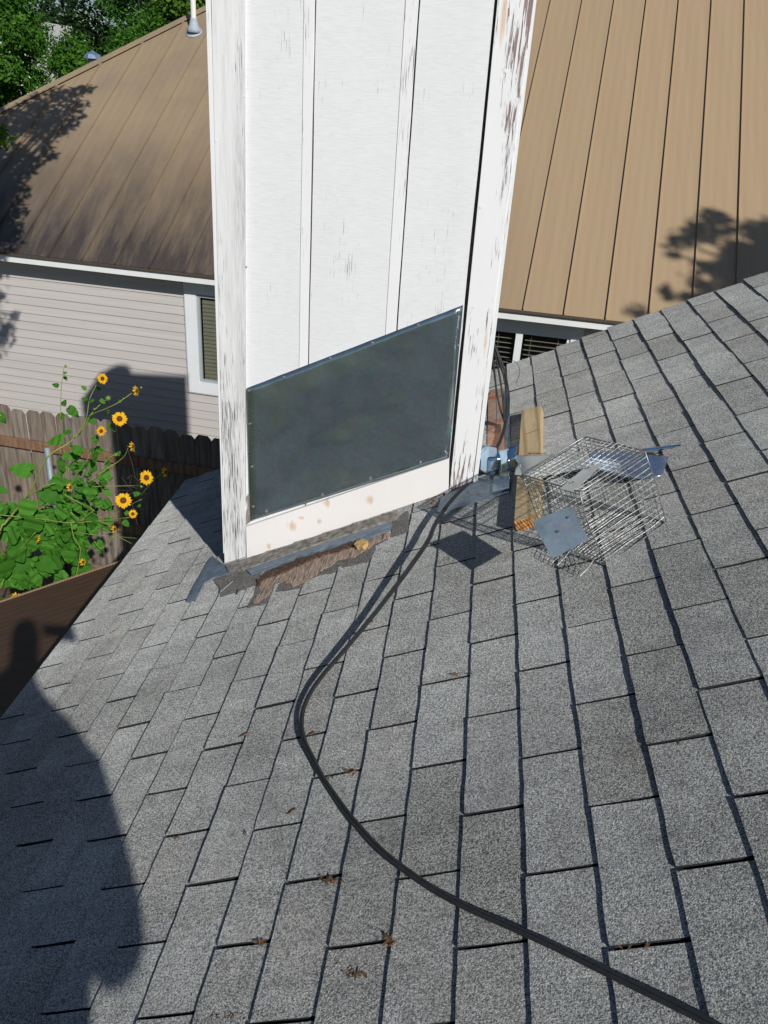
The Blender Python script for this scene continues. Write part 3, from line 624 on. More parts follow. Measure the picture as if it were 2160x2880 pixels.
# ------------------------------------------------------------------ debris
def litter(name, spots, label, mat, size=(.004, .012), cat='leaf litter'):
    m = MB()
    for x, y, w_, h_, n in spots:
        for _ in range(int(n * .6)):
            p = rf(x + random.gauss(0, w_), y + random.gauss(0, h_), .003 + random.random() * .006); s = random.uniform(*size); a = random.uniform(0, 6.3)
            d1 = (PX * math.cos(a) + PY * math.sin(a) + PN * random.uniform(-.3, .3)) * s; d2 = (PX * -math.sin(a) + PY * math.cos(a) + PN * random.uniform(-.3, .3)) * s * random.uniform(.12, .4)
            m.poly([p - d1, p - d2, p + d1, p + d2])
    o = m.build(name, mat); o['kind'] = 'stuff'; o['label'] = label; return o
M_LIT = flat('dead leaf bits', (.19, .10, .05), .9, var=.6, scale=150)
litter('leaf_litter', [(930, 2188, 12, 3, 16), (985, 2172, 14, 6, 34), (940, 2477, 20, 4, 24), (925, 2470, 10, 3, 14), (1097, 2640, 7, 14, 40), (1002, 2737, 14, 7, 26), (742, 2650, 14, 5, 18), (505, 2352, 10, 3, 8), (490, 2568, 6, 8, 6), (700, 2338, 10, 2, 4), (940, 2705, 12, 3, 10), (620, 2860, 30, 5, 20), (1500, 1876, 14, 3, 10), (1905, 2085, 5, 2, 5), (1810, 2660, 30, 3, 14), (1615, 1185, 9, 3, 8), (1280, 1895, 24, 3, 10), (860, 2065, 12, 2, 8), (1040, 1745, 10, 5, 14), (460, 1720, 10, 3, 6), (300, 1800, 8, 2, 6), (520, 1610, 12, 3, 8), (580, 1560, 10, 3, 8), (505, 1478, 5, 3, 4)], 'brown leaf bits caught in the gaps between shingles', M_LIT)
litter('wood_debris', [(1345, 1362, 16, 8, 34), (1325, 1385, 18, 8, 30), (1362, 1340, 12, 7, 24), (1290, 1420, 14, 6, 14), (1205, 1405, 12, 4, 10), (1100, 1455, 10, 5, 10), (820, 1590, 70, 10, 60), (760, 1625, 40, 16, 50), (960, 1535, 60, 10, 50), (900, 1560, 80, 12, 50), (1250, 1375, 20, 5, 14), (1080, 1485, 40, 8, 26), (700, 1650, 40, 10, 20)], 'rotted wood splinters heaped at the right foot of the chimney', wood('splinters', (.16, .08, .04), (.42, .24, .13), (60, 60, 60)), (.008, .028))
for (x, y, l, a) in [(320, 1775, .022, .4), (822, 2282, .012, .6), (690, 2065, .02, .3)]:
    p = rf(x, y, .006); d = PX * math.cos(a) + PY * math.sin(a)
    MB().tube([p - d * l, p, p + d * l], [.001, .0022, .001], 5).build('twig', M_LIT, None, label={320: 'reddish twig lying on lit shingles left of the torn strip', 822: 'tiny brown twig on a shingle left of the cable loop', 690: 'small brown stem below the torn strip'}[x], category='twig')
# small roofing nails and a pale splinter on the torn shingle
MB().tube([rf(620, 1665, .012), rf(655, 1634, .014)], .0012, 5).build('splinter', M_PALE, None, label='thin pale splinter lying on torn dark shingle under left chimney corner', category='splinter')
MB().tube([rf(667, 1672, .012), rf(674, 1657, .022)], .0022, 6).build('nail', M_GALV, None, label='short bent roofing nail sticking up by the torn dark shingle', category='nail')

# ------------------------------------------------------------------ lower brown roof under the eave
low = thing('lean_to_roof', 'dark brown ribbed lean-to roof sheet below the shingle eave', 'roof', RF(-1.9, 1, -.36))
lm = MB(); HH = -.36; nb = 130; b0_, b1_ = -1.2, 3.12
for i in range(nb + 1):
    b = b0_ + (b1_ - b0_) * i / nb
    for a in (-1.25, -3.6): lm.v.append(RF(a, b, HH + (.0012 if i % 2 else 0)))
for i in range(nb): lm.f.append((2 * i, 2 * i + 1, 2 * i + 3, 2 * i + 2)); lm.m.append(0)
lm.build('sheet', M_BROWN, low)
em = MB()
for i in range(100):
    a = -3.6 + 2.35 * i / 100; em.box(RF(a, b1_ - .004, HH - .002), PX * .014, PY * .012, PN * .012)
e = em.build('edge_binding', flat('tan binding', (.30, .20, .13), .8), low); e['kind'] = 'stuff'
MB().box(RF(-3.6, b1_ - .02, HH - .01), PX * 2.35, PY * .02, UP * -.12).build('rafter', M_BROWN, low)
for bb in (.2, 2.95): MB().box(RF(-3.5, bb, HH - .02), (.09, 0, 0), (0, .09, 0), (0, 0, -(RF(-3.5, bb, HH).z - G - .02))).build('post', M_RAIL, low)

# ------------------------------------------------------------------ neighbouring house
nb_ = thing('neighbour_house', 'neighbouring single storey house with tan standing seam metal roof and pale lap siding', 'house', NL(5, 3, G))
EZ, EY, SL = -.353, -.27, math.tan(R(34.0)); RY = 6.2
def rz(y): return EZ + (y - EY) * SL
def hipy(x): return 1.045 * x + 3.753
def hipx(y): return (y - 3.753) / 1.045
RN = (UP * math.cos(R(34)) - NY * math.sin(R(34)))
def RP(x, y, h=0): return NL(x, y, rz(y)) + RN * h
seams = [.21 + .4022 * k for k in range(-11, 36)]
XW0, XW1 = -3.6, 14.0
for i in range(len(seams) - 1):
    x0, x1 = seams[i], seams[i + 1]
    y0 = EY
    t0, t1 = min(RY, hipy(x0)), min(RY, hipy(x1))
    if t1 < y0 + .05: continue
    w0, w1 = x0 + .004, x1 - .004
    pts = [RP(w0, y0), RP(w1, y0), RP(w1, t1)]
    if t0 > y0: pts += ([RP(hipx(RY), RY)] if t1 == RY and t0 < RY else []) + [RP(w0, t0)]
    else: pts[0] = RP(hipx(y0), y0)
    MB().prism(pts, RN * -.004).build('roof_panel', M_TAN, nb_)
    t = min(RY, hipy(x0))
    if t > y0 + .1:
        MB().prism([RP(x0 - .005, y0 - .004, -.002), RP(x0 + .005, y0 - .004, -.002), RP(x0 + .005, t - .06, -.002), RP(x0 - .005, t - .06, -.002)], RN * .028).build('seam', M_TAN, nb_)
        MB().box(RP(x0 - .008, y0 - .012, -.006), NX * .016, NY * .016, RN * .022).build('seam_end', M_TAN, nb_)
sub = MB().prism([RP(hipx(EY), EY, -.01), RP(XW1, EY, -.01), RP(XW1, RY, -.01), RP(hipx(RY), RY, -.01)], RN * -.04); sub.build('roof_deck', M_TAND, nb_)
# hip side and back
hl = NL(hipx(EY), EY, EZ); back = NL(hipx(EY), 2 * RY - EY, EZ); rid = NL(hipx(RY), RY, rz(RY)); rend = NL(XW1, RY, rz(RY)); bend = NL(XW1, 2 * RY - EY, EZ)
MB().poly([hl, back, rid]).build('roof_side', M_TAN, nb_)
MB().poly([back, bend, rend, rid]).build('roof_back', M_TAN, nb_)
hd = (rid - hl).normalized(); hs = RN.cross(hd).normalized()
if hs.dot(NX) < 0: hs = -hs
MB().prism([hl + RN * .024, hl + RN * .024 + hs * .10, rid + RN * .024 + hs * .10, rid + RN * .024], RN * .005).build('hip_cap', M_TAN, nb_)
os_ = Vector((-hs.x, hs.y, hs.z)); n2 = hd.cross(NL(hipx(EY), 5, EZ) - hl).normalized(); n2 = n2 if n2.z > 0 else -n2; s2 = n2.cross(hd).normalized(); s2 = s2 if s2.dot(NX) < 0 else -s2
MB().prism([hl + RN * .001 + hs * .03, hl + RN * .001 + hs * .072, rid + RN * .001 + hs * .072, rid + RN * .001 + hs * .03], RN * .022).build('hip_gap_shade', M_TAND, nb_)  # dark strip put in for the shaded gap under the hip cap
MB().prism([hl + RN * .029, hl + s2 * .11 + n2 * .014, rid + s2 * .11 + n2 * .014, rid + RN * .029], n2 * -.01).build('hip_cap', M_TAN, nb_)
# eave: drip edge, fascia, soffit
xe0 = hipx(EY)
MB().box(NL(xe0, EY - .012, EZ - .026), NX * (XW1 - xe0), NY * .02, UP * .022).build('drip_edge', M_TAND, nb_)
MB().box(NL(xe0 + .01, EY + .022, EZ - .108), NX * (XW1 - xe0), NY * .02, UP * .085).build('fascia', M_WHITE, nb_)
MB().box(NL(xe0 + .01, EY + .043, EZ - .104), NX * (XW1 - xe0), NY * (-EY - .02), UP * .008).build('soffit', M_WHITE, nb_)
MB().box(NL(XW0, .16, G), NX * (XW1 - XW0), NY * 11.4, UP * (EZ - G - .1)).build('wall', M_SID, nb_)
# windows and siding boards
WIN = [(1.282, 2.95, -1.79, -.50, M_BLIND), (3.93, 5.662, -1.79, -.50, M_BLIND2)]
lap = .1016; z = G + .12; row = 0
ztop = EZ - .105
while z < ztop:
    segs = [(XW0, XW1)]
    for (wx0, wx1, wz0, wz1, _) in WIN:
        if z + lap > wz0 + .004 and z < wz1 - .004:
            segs = [s for a, b in segs for s in ([(a, wx0 + .012), (wx1 - .012, b)] if a < wx0 < b else [(a, b)])]
    z1 = min(z + lap, ztop)
    for a, b in segs:                                           # dutch lap profile, with the lip casting the fine shadow line
        prof = [(0.0, 0), (-.0125, 0), (-.0135, .002), (-.0130, .006), (-.0085, .05), (-.004, lap), (0.0, lap)]
        prof = [(y, min(zz, z1 - z)) for y, zz in prof]
        MB().prism([NL(a, y + .02, z + zz) for y, zz in prof], NX * (b - a)).build('siding_board', M_SID, nb_)
    z += lap
def blinds(x0, x1, z0, z1, pitch, tilt, mat, win, depth, thin):
    n = int((z1 - z0) / pitch)
    for i in range(n):
        zz = z1 - (i + .7) * pitch
        d1 = .036 * math.cos(tilt); da, db_ = (depth + d1, depth) if tilt > .5 else (depth, depth + d1)
        MB().prism([NL(x0, da, zz), NL(x1, da, zz), NL(x1, db_, zz - .05 * math.sin(tilt)), NL(x0, db_, zz - .05 * math.sin(tilt))], UP * -thin).build('blind_slat', mat, win)
for k, (x0, x1, z0, z1, bm_) in enumerate(WIN):
    # casing
    win = MB()
    cw = .135 if k == 0 else .12
    for bx in ((x0, z0, cw, z1 - z0), (x1 - cw, z0, cw, z1 - z0)): win.box(NL(bx[0], -.022, bx[1]), NX * bx[2], NY * .06, UP * bx[3])
    for zz in (z0, z1 - cw): win.box(NL(x0 + cw, -.0215, zz), NX * (x1 - x0 - 2 * cw), NY * .059, UP * cw)
    win.box(NL(x0 - .014, -.010, z0 - .014), NX * .014, NY * .03, UP * (z1 - z0 + .028)); win.box(NL(x0, -.0095, z0 - .0145), NX * (x1 - x0), NY * .03, UP * .014)
    win = win.build('window', [M_VINYL], nb_)
    gx0, gx1, gz0, gz1 = x0 + cw, x1 - cw, z0 + cw, z1 - cw
    s = MB(); fw = .035; mid = 5.018 if k else (gx0 + gx1) / 2
    for bx in ((gx0, gz0, fw, gz1 - gz0), (gx1 - fw, gz0, fw, gz1 - gz0)): s.box(NL(bx[0], -.005, bx[1]), NX * bx[2], NY * .03, UP * bx[3])
    for zz in (gz0, gz1 - fw): s.box(NL(gx0 + fw, -.0045, zz), NX * (gx1 - gx0 - 2 * fw), NY * .029, UP * fw)
    s.build('sash', M_SASH if k == 0 else M_VINYL, win)
    MB().box(NL(mid - .036, -.012, gz0 + fw), NX * .072, NY * .035, UP * (gz1 - gz0 - 2 * fw)).build('mullion', M_VINYL, win)
    MB().poly([NL(gx0 + .01, .012, gz0 + .01), NL(gx1 - .01, .012, gz0 + .01), NL(gx1 - .01, .012, gz1 - .01), NL(gx0 + .01, .012, gz1 - .01)]).build('glass', M_GLASS, win)
    MB().box(NL(gx0, .10, gz0), NX * (gx1 - gx0), NY * .005, UP * (gz1 - gz0)).build('room_behind', M_DARK, win)
    if k == 0: blinds(gx0 + .05, gx1 - .05, gz0 + .03, gz1 - .03, .045, R(68), bm_, win, .03, .002)
    else:
        blinds(gx0 + .04, mid - .06, gz0 + .03, gz1 - .07, .052, R(4), bm_, win, .04, .003); blinds(mid + .06, gx1 - .04, gz0 + .03, gz1 - .07, .052, R(4), bm_, win, .04, .003)
        for xx in (4.35, 4.80, 5.14, 5.42): MB().box(NL(xx, .038, gz0), NX * .003, NY * .002, UP * (gz1 - gz0 - .06)).build('blind_cord', bm_, win)
# vent pipe on the metal roof, hood behind the hip
vp = RP(.03, 3.26); pipe = thing('vent_pipe', 'white plastic vent pipe in a grey rubber boot on the tan metal roof', 'vent pipe', vp)
bt = MB(); bt.tube([vp + RN * .004, vp + RN * .012], [.115, .11], 22, up=NY); bt.tube([vp + UP * .0, vp + UP * .05, vp + UP * .09, vp + UP * .15, vp + UP * .17], [.10, .085, .062, .048, .045], 20)
bt.build('boot', flat('grey rubber boot', (.36, .41, .46), .7), pipe, smooth=True)
MB().tube([vp + UP * .1, vp + UP * .44], .036, 18).build('pipe', flat('white pvc', (.74, .73, .70), .4, var=.03), pipe, smooth=False)
hp = NL(hipx(2.62) - .10, 2.62 + .10, rz(2.62) - .05)
hood = thing('roof_vent', 'small blue grey metal vent hood behind the hip edge of the tan roof', 'roof vent', hp)
hm = MB()
for i in range(8):
    a0_, a1_ = i * math.pi / 4, (i + 1) * math.pi / 4
    r0 = .10; q = lambda a, r, h: hp + NX * math.cos(a) * r + NY * math.sin(a) * r + UP * h
    hm.poly([q(a0_, .13, .09), q(a1_, .13, .09), q(a1_, .10, .14), q(a0_, .10, .14)]); hm.poly([q(a0_, .10, .14), q(a1_, .10, .14), hp + UP * .19])
hm.build('hood', galv('blue grey metal', (.20, .28, .40), .45, .5), hood)
MB().tube([hp - UP * .1, hp + UP * .12], .07, 14).build('collar', M_FLASH, hood)

# ------------------------------------------------------------------ fence
fen = thing('fence', 'weathered wooden dog eared picket fence with rails and metal posts in front of the siding', 'fence', NL(1, -2.5, G))
FZ = -1.22
x = -3.4
rnd = random.Random(11); k = 0
while x < 5.4:
    wdt = .139 + rnd.random() * .004; h = FZ + (rnd.random() - .5) * .034; ear = .032; tilt = (rnd.random() - .5) * .014
    yb = -2.5 + (rnd.random() - .5) * .006
    MB().prism([NL(x, yb, G + .03), NL(x + wdt, yb, G + .03), NL(x + wdt + tilt, yb, h - ear), NL(x + wdt - ear * .9 + tilt, yb, h), NL(x + ear * .9 + tilt, yb, h + .002), NL(x + tilt, yb, h - ear)], NY * .016).build('picket', M_FEN, fen)
    x += wdt + .004 + rnd.random() * .006; k += 1
RZ1 = (hit(100, 1255, NY, NY.dot(NO) - 2.54) ).z
for zz in (RZ1, RZ1 - .70, G + .25): MB().box(NL(-3.4, -2.541, zz - .045), NX * 8.8, NY * .038, UP * .089).build('rail', M_RAIL, fen, bevel=.003)
pq = hit(137, 1300, NY, NY.dot(NO) - 2.57)
for dx in (-2.4, 0, 2.4): q = pq + NX * dx; MB().tube([Vector((q.x, q.y, G)), Vector((q.x, q.y, RZ1 + .02))], .026, 14).build('post', M_POST, fen, smooth=True)

# ------------------------------------------------------------------ plants
def frame(dirv, nrm):
    y = dirv.normalized(); z = (nrm - y * nrm.dot(y)); z = z.normalized() if z.length > 1e-4 else y.orthogonal().normalized(); x_ = y.cross(z)
    return Matrix((x_, y, z)).transposed().to_4x4()
def leaf_mesh(seed):
    rnd = random.Random(seed); m = MB(); out = [(0, 0)]
    side_ = [(.20, -.07), (.37, .02), (.46, .16), (.45, .27), (.485, .33), (.42, .44), (.41, .52), (.33, .62), (.30, .70), (.20, .81), (.12, .90)]
    side_ = [(a * (.82 + .1 * (rnd.random() - .5)) * (1 if i_ % 2 else .9), b + .02 * (rnd.random() - .5)) for i_, (a, b) in enumerate(side_)]
    mid = [(0, .12), (0, .32), (0, .52), (0, .72), (0, 1.0)]
    zf = lambda a, b: .03 * abs(a) - .12 * b * b + .04 * math.sin(9 * b + seed) * abs(a) * 2 + .03 * math.sin(14 * b + 2 * seed)
    mids = [(0, 0)] + mid
    m.v = [Vector((a, b, zf(a, b))) for a, b in mids]
    for s in (1, -1):
        k = len(m.v); m.v += [Vector((a * s, b, zf(a, b))) for a, b in side_]
        ix = [0, 1, 1, 2, 2, 3, 3, 4, 4, 5]  # mid index for each side vertex pair
        near = [0, 1, 1, 2, 2, 2, 3, 3, 4, 4, 5]
        for i in range(len(side_) - 1):
            a_, b_ = near[i], near[i + 1]
            m.f.append((k + i, k + i + 1, b_) if a_ == b_ else (k + i, k + i + 1, b_, a_)); m.m.append(0)
        m.f.append((k, near[0], near[1]) if near[0] != near[1] and False else (k, 1, 0)); m.m.append(0)
        m.f.append((k + len(side_) - 1, 5, 4)); m.m.append(0)
    me = bpy.data.meshes.new('leaf'); me.from_pydata([tuple(v) for v in m.v], [], m.f); me.materials.append(M_SUNL); return me
LEAF = [leaf_mesh(s) for s in range(5)]
plant = thing('sunflower_plant', 'tall wild sunflower plant with yellow flowers growing between the roof eave and fence', 'sunflower', Vector((-2.9, 3.4, G)))
PD = 3.36
z1 = lambda x, y: (x * .3014, 1000 + y * .3014)
def W1(x, y, dy=0): return at(*z1(x, y), PD + dy)
stems = [([(-240, 2900), (-180, 2300), (0, 1640), (45, 1570), (140, 1450), (265, 1300), (340, 1150), (420, 980), (500, 900), (640, 815), (770, 700), (850, 560), (980, 500), (1110, 435), (1250, 335)], 13, 3), ([(250, 1330), (400, 1225), (520, 1190)], 7, 4), ([(620, 760), (563, 740), (566, 560), (572, 300), (600, 100)], 3, 2.4), ([(690, 780), (800, 600), (830, 430), (870, 330), (925, 230)], 4, 3), ([(840, 560), (910, 480), (1000, 405)], 4, 3), ([(590, 1290), (740, 1370), (880, 1440)], 4.5, 3), ([(660, 1460), (745, 1545)], 5, 3), ([(-60, 1480), (120, 1500), (420, 1530), (640, 1560), (880, 1545), (1210, 1510)], 5.5, 3), ([(1000, 1520), (1150, 1430), (1320, 1340)], 3.5, 2.6), ([(860, 1222), (1200, 1215), (1290, 1210), (1340, 1160)], 3, 2.4), ([(990, 1070), (1150, 950), (1195, 860)], 3.5, 2.6), ([(955, 1035), (1010, 960), (1070, 925)], 3, 2.6), ([(820, 1180), (990, 1070), (900, 1120), (1080, 1000)], 3.4, 2.6), ([(600, 1280), (700, 1130), (800, 990), (850, 900)], 3.4, 2.6), ([(880, 1440), (760, 1530), (700, 1560)], 3, 2.6), ([(640, 1050), (640, 1200), (600, 1290)], 3, 2.4), ([(660, 1560), (690, 1700), (750, 1820), (700, 2100)], 5, 4), ([(700, 1640), (850, 1670), (1100, 1690), (1430, 1720)], 3, 2), ([(960, 1610), (1180, 1730), (1420, 1850)], 2.6, 2), ([(880, 1730), (960, 1800), (1110, 1610)], 2.6, 2), ([(1190, 840), (1230, 880), (1260, 900)], 2.4, 2), ([(1300, 1320), (1420, 1180), (1540, 1080)], 2, 1.6), ([(-60, 2300), (80, 2000), (200, 1800), (330, 1650)], 6, 4), ([(0, 1640), (-60, 1560), (-120, 1350), (-100, 1000), (-20, 600)], 6, 3)]
for L_, r0, r1 in stems:
    n = len(L_); gp = [Vector((W1(*L_[0]).x, PD + .05, G))] if L_[0][0] < 0 and L_[0][1] > 1400 and L_[0][0] != -60 or L_[0][1] == 2300 else []
    P = gp + smooth_path([W1(x, y, .05 * math.sin(x * .01 + r0)) for x, y in L_], 4); N_ = len(P)
    MB().tube(P, [(r0 + (r1 - r0) * i / (N_ - 1)) * .00072 for i in range(N_)], 6).build('stem', M_STEM, plant, smooth=True)
rnd = random.Random(5)
leaves = [(510, 790, 120, 3.4), (190, 1060, 150, 3.0), (530, 1170, 120, 1.4), (480, 1320, 140, 5.6), (840, 1300, 110, 4.6), (710, 870, 90, 2.6), (890, 960, 80, 4.7), (690, 530, 85, 5.5), (600, 440, 45, 1.0), (615, 215, 32, 5.4), (515, 275, 42, 2.9), (610, 160, 26, .4), (620, 712, 52, 3.1), (575, 570, 50, 4.2), (860, 610, 65, 5.6), (890, 790, 60, 4.9), (1030, 655, 45, .7), (785, 405, 40, 2.9), (20, 590, 75, 5.3), (30, 1260, 70, 5.9), (1000, 1120, 85, 5.3), (970, 1190, 60, 4.6), (250, 1450, 150, 4.4), (560, 1490, 130, 4.3), (850, 1560, 120, 4.5), (730, 1430, 75, 5.2), (1120, 430, 30, 4.5), (1180, 1570, 55, 5.4), (300, 1610, 160, 4.3), (30, 1450, 90, 3.6), (610, 1960 - 340, 80, 4.4), (1010, 1280, 60, 5.6), (930, 1400, 60, 5.0), (400, 1380, 60, 5.2), (1280, 1290, 45, .3), (1110, 910, 40, .9), (860, 880, 45, 1.2), (780, 300, 36, 2.6), (920, 310, 34, 5.9), (860, 420, 34, .5), (960, 430, 40, 5.6), (610, 1760 - 70, 95, 4.6), (690, 1590, 70, 5.4), (1200, 1480, 50, 5.7), (1300, 1400, 30, 1), (450, 1830 - 200, 120, 4.0), (640, 1880, 130, 4.5), (930, 1790, 90, 5.2), (100, 1700, 150, 4.0), (180, 1850, 150, 5.0), (300, 1760, 140, 4.4), (60, 2000, 160, 4.6), (420, 2000, 120, 5), (880, 1640, 90, 5.3), (740, 1180, 60, 4.0), (930, 1130, 45, 2.5), (760, 1040, 60, 3.4), (640, 1330, 60, 4.9), (1060, 700, 30, 4.0), (1010, 520, 26, 1)]
for _ in range(120): leaves.append((rnd.uniform(-60, 760), rnd.uniform(1420, 2150), rnd.uniform(70, 165), rnd.uniform(3.4, 6)))
for _ in range(110): leaves.append((rnd.triangular(420, 1120, 800), rnd.triangular(850, 1720, 1400), rnd.uniform(26, 90), rnd.uniform(3.2, 6.2)))
for i, (x, y, s, a) in enumerate(leaves):
    dep = .12 * (rnd.random() - .3) + (.14 if i > 60 else 0)
    c0 = W1(x, y, dep); sz = s * .3014 / F * (c0 - C).length * 1.42
    d = Vector((math.cos(a), .25 * (rnd.random() - .5), math.sin(a))); nr = ((C - c0).normalized() * .75 + Vector((.3, -.2, .75)) + Vector((rnd.random() - .5, rnd.random() - .5, rnd.random() - .5)) * .9)
    o = bpy.data.objects.new('leaf', LEAF[i % 5]); COL.objects.link(o)
    mw = frame(d, nr); mw = Matrix.Translation(c0 - d.normalized() * sz * .5) @ mw @ Matrix.Scale(sz, 4); o.parent = plant; o.matrix_parent_inverse = Matrix.Translation(-plant.location); o.matrix_basis = mw
def petals_mesh(n, seed, droop=0):
    rnd = random.Random(seed); m = MB()
    for i in range(n):
        a = 6.283 * i / n + (rnd.random() - .5) * .2; L = 1 * rnd.uniform(.85, 1.05); w_ = .17; rr = .34
        u = Vector((math.cos(a), math.sin(a), 0)); s = Vector((-math.sin(a), math.cos(a), 0)); k = len(m.v); t = rnd.uniform(-.12, .14) - droop
        pr = [(rr, .07), (rr + .22, w_ * .9), (rr + .45, w_ * .85), (L, .02)]
        for r_, ww in pr:
            z_ = .05 + t * (r_ - rr) * 1.6
            m.v += [u * r_ + s * ww + Vector((0, 0, z_)), u * r_ + Vector((0, 0, z_ - .035)), u * r_ - s * ww + Vector((0, 0, z_))]
        for q in range(3):
            for c_ in (0, 1): b = k + q * 3 + c_; m.f.append((b, b + 1, b + 4, b + 3)); m.m.append(0)
    me = bpy.data.meshes.new('petals'); me.from_pydata([tuple(v) for v in m.v], [], m.f); me.materials.append(M_PETAL); return me
def disk_mesh():
    m = MB(); rings = [(0, .10), (.12, .13), (.22, .13), (.32, .10), (.39, .02), (.30, -.10), (.08, -.16)]
    n = 18
    for r_, z_ in rings: m.v += [Vector((math.cos(6.283 * i / n) * r_, math.sin(6.283 * i / n) * r_, z_)) for i in range(n)]
    for q in range(len(rings) - 1):
        for i in range(n): m.f.append((q * n + i, q * n + (i + 1) % n, (q + 1) * n + (i + 1) % n, (q + 1) * n + i)); m.m.append(1 if q >= 4 else 0)
    me = bpy.data.meshes.new('flower'); me.from_pydata([tuple(v) for v in m.v], [], m.f); me.materials.append(M_DISK); me.materials.append(M_BUD); me.polygons.foreach_set('material_index', m.m); me.polygons.foreach_set('use_smooth', [True] * len(me.polygons)); return me
DISK = disk_mesh(); PET = [petals_mesh(17, 1), petals_mesh(16, 2), petals_mesh(18, 3, .05), petals_mesh(9, 4, .3)]
toC = lambda p: (C - p).normalized()
R_ = Vector((1, 0, 0)); 
flowers = [(955, 215, 62, .75, 0), (1115, 590, 82, .1, 0), (945, 705, 56, -.45, 1), (1150, 1352, 86, 0, 0), (1365, 1140, 78, .62, 2), (1240, 1478, 52, -.3, 1), (1275, 330, 60, 1.35, 3), (1240, 850, 56, 1.4, 3), (1545, 1090, 60, 1.4, 3), (655, 1230, 46, 1.3, 3), (1070, 1620, 48, 1.2, 3), (348, 1712, 46, -.9, 3), (152, 2256, 54, .2, 3), (776, 1927, 42, .9, 3)]
for i, (x, y, s, yaw, v) in enumerate(flowers):
    p = W1(x, y, -.06); r_ = s * .3014 / F * (p - C).length * (.82 + .02 * (i % 5))
    n_ = (toC(p) * math.cos(yaw) + R_ * math.sin(yaw) + UP * .12).normalized(); mw = Matrix.Translation(p) @ frame(n_.orthogonal(), n_) @ Matrix.Scale(r_, 4)
    mw = Matrix.Translation(p) @ frame((UP - n_ * UP.dot(n_)), n_) @ Matrix.Scale(r_, 4)
    f_ = bpy.data.objects.new('flower', DISK); COL.objects.link(f_); f_.parent = plant; f_.matrix_parent_inverse = Matrix.Translation(-plant.location); f_.matrix_basis = mw
    q = bpy.data.objects.new('petals', PET[v]); COL.objects.link(q); q.parent = f_; q.matrix_parent_inverse = Matrix.Identity(4)
bm_b = MB(); bm_b.tube([(0, 0, -.5), (0, 0, -.2), (0, 0, .2), (0, 0, .5)], [.15, .5, .5, .15], 8)
for i in range(9):
    a = .7 * i; bm_b.poly([(math.cos(a) * .45, math.sin(a) * .45, -.1), (math.cos(a + .3) * .45, math.sin(a + .3) * .45, -.1), (math.cos(a + .1) * .9, math.sin(a + .1) * .9, .5)])
BUDM = bm_b.mesh('bud', M_BUD)
for x, y, s in [(612, 98, 34), (1010, 400, 66), (1080, 925, 46), (882, 500, 30), (1320, 1222, 40), (620, 1045, 34), (990, 1155, 36), (890, 215, 30), (1318, 300, 30), (1150, 400, 20), (5, 560, 34)]:
    p = W1(x, y, -.03); o = bpy.data.objects.new('bud', BUDM); COL.objects.link(o); o.parent = plant; o.matrix_parent_inverse = Matrix.Translation(-plant.location); r_ = s * .3014 / F * (p - C).length * .62
    o.matrix_basis = Matrix.Translation(p) @ Matrix.Rotation(random.random(), 4, 'X') @ Matrix.Scale(r_, 4)
# tangle of weeds in the gap under the fence
def foliage(name, blobs, n, size, mat, seed, aspect=.55):
    rs = np.random.RandomState(seed); V = []; N = n
    bl_ = np.array([b[:3] for b in blobs]); rad = np.array([b[3:6] for b in blobs]); wt = np.prod(rad, 1) ** .7; wt /= wt.sum()
    idx = rs.choice(len(blobs), N, p=wt); d = rs.normal(size=(N, 3)); d /= np.linalg.norm(d, axis=1)[:, None]
    rr = rs.uniform(.35, 1.0, N) ** .6 * (1 + .18 * rs.normal(size=N)); pos = bl_[idx] + d * rad[idx] * rr[:, None]
    nrm = d * .7 + np.array([.25, -.35, .55]) + rs.normal(size=(N, 3)) * .55; nrm /= np.linalg.norm(nrm, axis=1)[:, None]
    t = np.cross(nrm, rs.normal(size=(N, 3))); t /= np.linalg.norm(t, axis=1)[:, None]; b = np.cross(nrm, t); s = size * rs.uniform(.6, 1.4, N)[:, None]
    a = t * s; c = b * s * aspect
    v = np.stack([pos - a, pos + c * .9 - a * .1 + nrm * s * .15, pos + a, pos - c * .9 - a * .1 + nrm * s * .15], 1).reshape(-1, 3)
    me = bpy.data.meshes.new(name); me.vertices.add(len(v)); me.vertices.foreach_set('co', v.ravel()); f = len(v) // 4
    me.loops.add(f * 4); me.loops.foreach_set('vertex_index', np.arange(f * 4)); me.polygons.add(f); me.polygons.foreach_set('loop_start', np.arange(f) * 4); me.polygons.foreach_set('loop_total', np.full(f, 4)); me.update(); me.validate()
    me.materials.append(mat); o = bpy.data.objects.new(name, me); COL.objects.link(o); return o
o = foliage('weeds', [(-2.6, 4.2, G + .15, 1.8, .7, .35), (-2.9, 3.4, G + .2, 1.2, .6, .4), (-1.6, 4.6, G + .1, 1.2, .5, .3), (-3.2, 2.6, G + .4, 1.0, .7, .6)], 3500, .05, M_SUNL, 3)
o['kind'] = 'stuff'; o['label'] = 'low green weeds growing between the house and the fence'
m = MB(); rnd = random.Random(9)
for i in range(44):
    p = W1(rnd.uniform(1180, 1560), rnd.uniform(1120, 1420), rnd.uniform(.3, 1.1)); a = rnd.uniform(0, 6.28); L_ = rnd.uniform(.06, .22)
    q = p + Vector((math.cos(a) * L_, rnd.uniform(-.05, .05), math.sin(a) * L_)); m.tube([p, p.lerp(q, .5) + Vector((0, 0, rnd.uniform(-.03, .03))), q], .0011, 4)
dry = thing('dry_bush', 'tangle of thin dry stems in the shade left of the chimney', 'dry bush', W1(1400, 1500, .7)); sb = m.build('twigs', flat('dry stems', (.13, .09, .06), .9), dry); sb['kind'] = 'stuff'
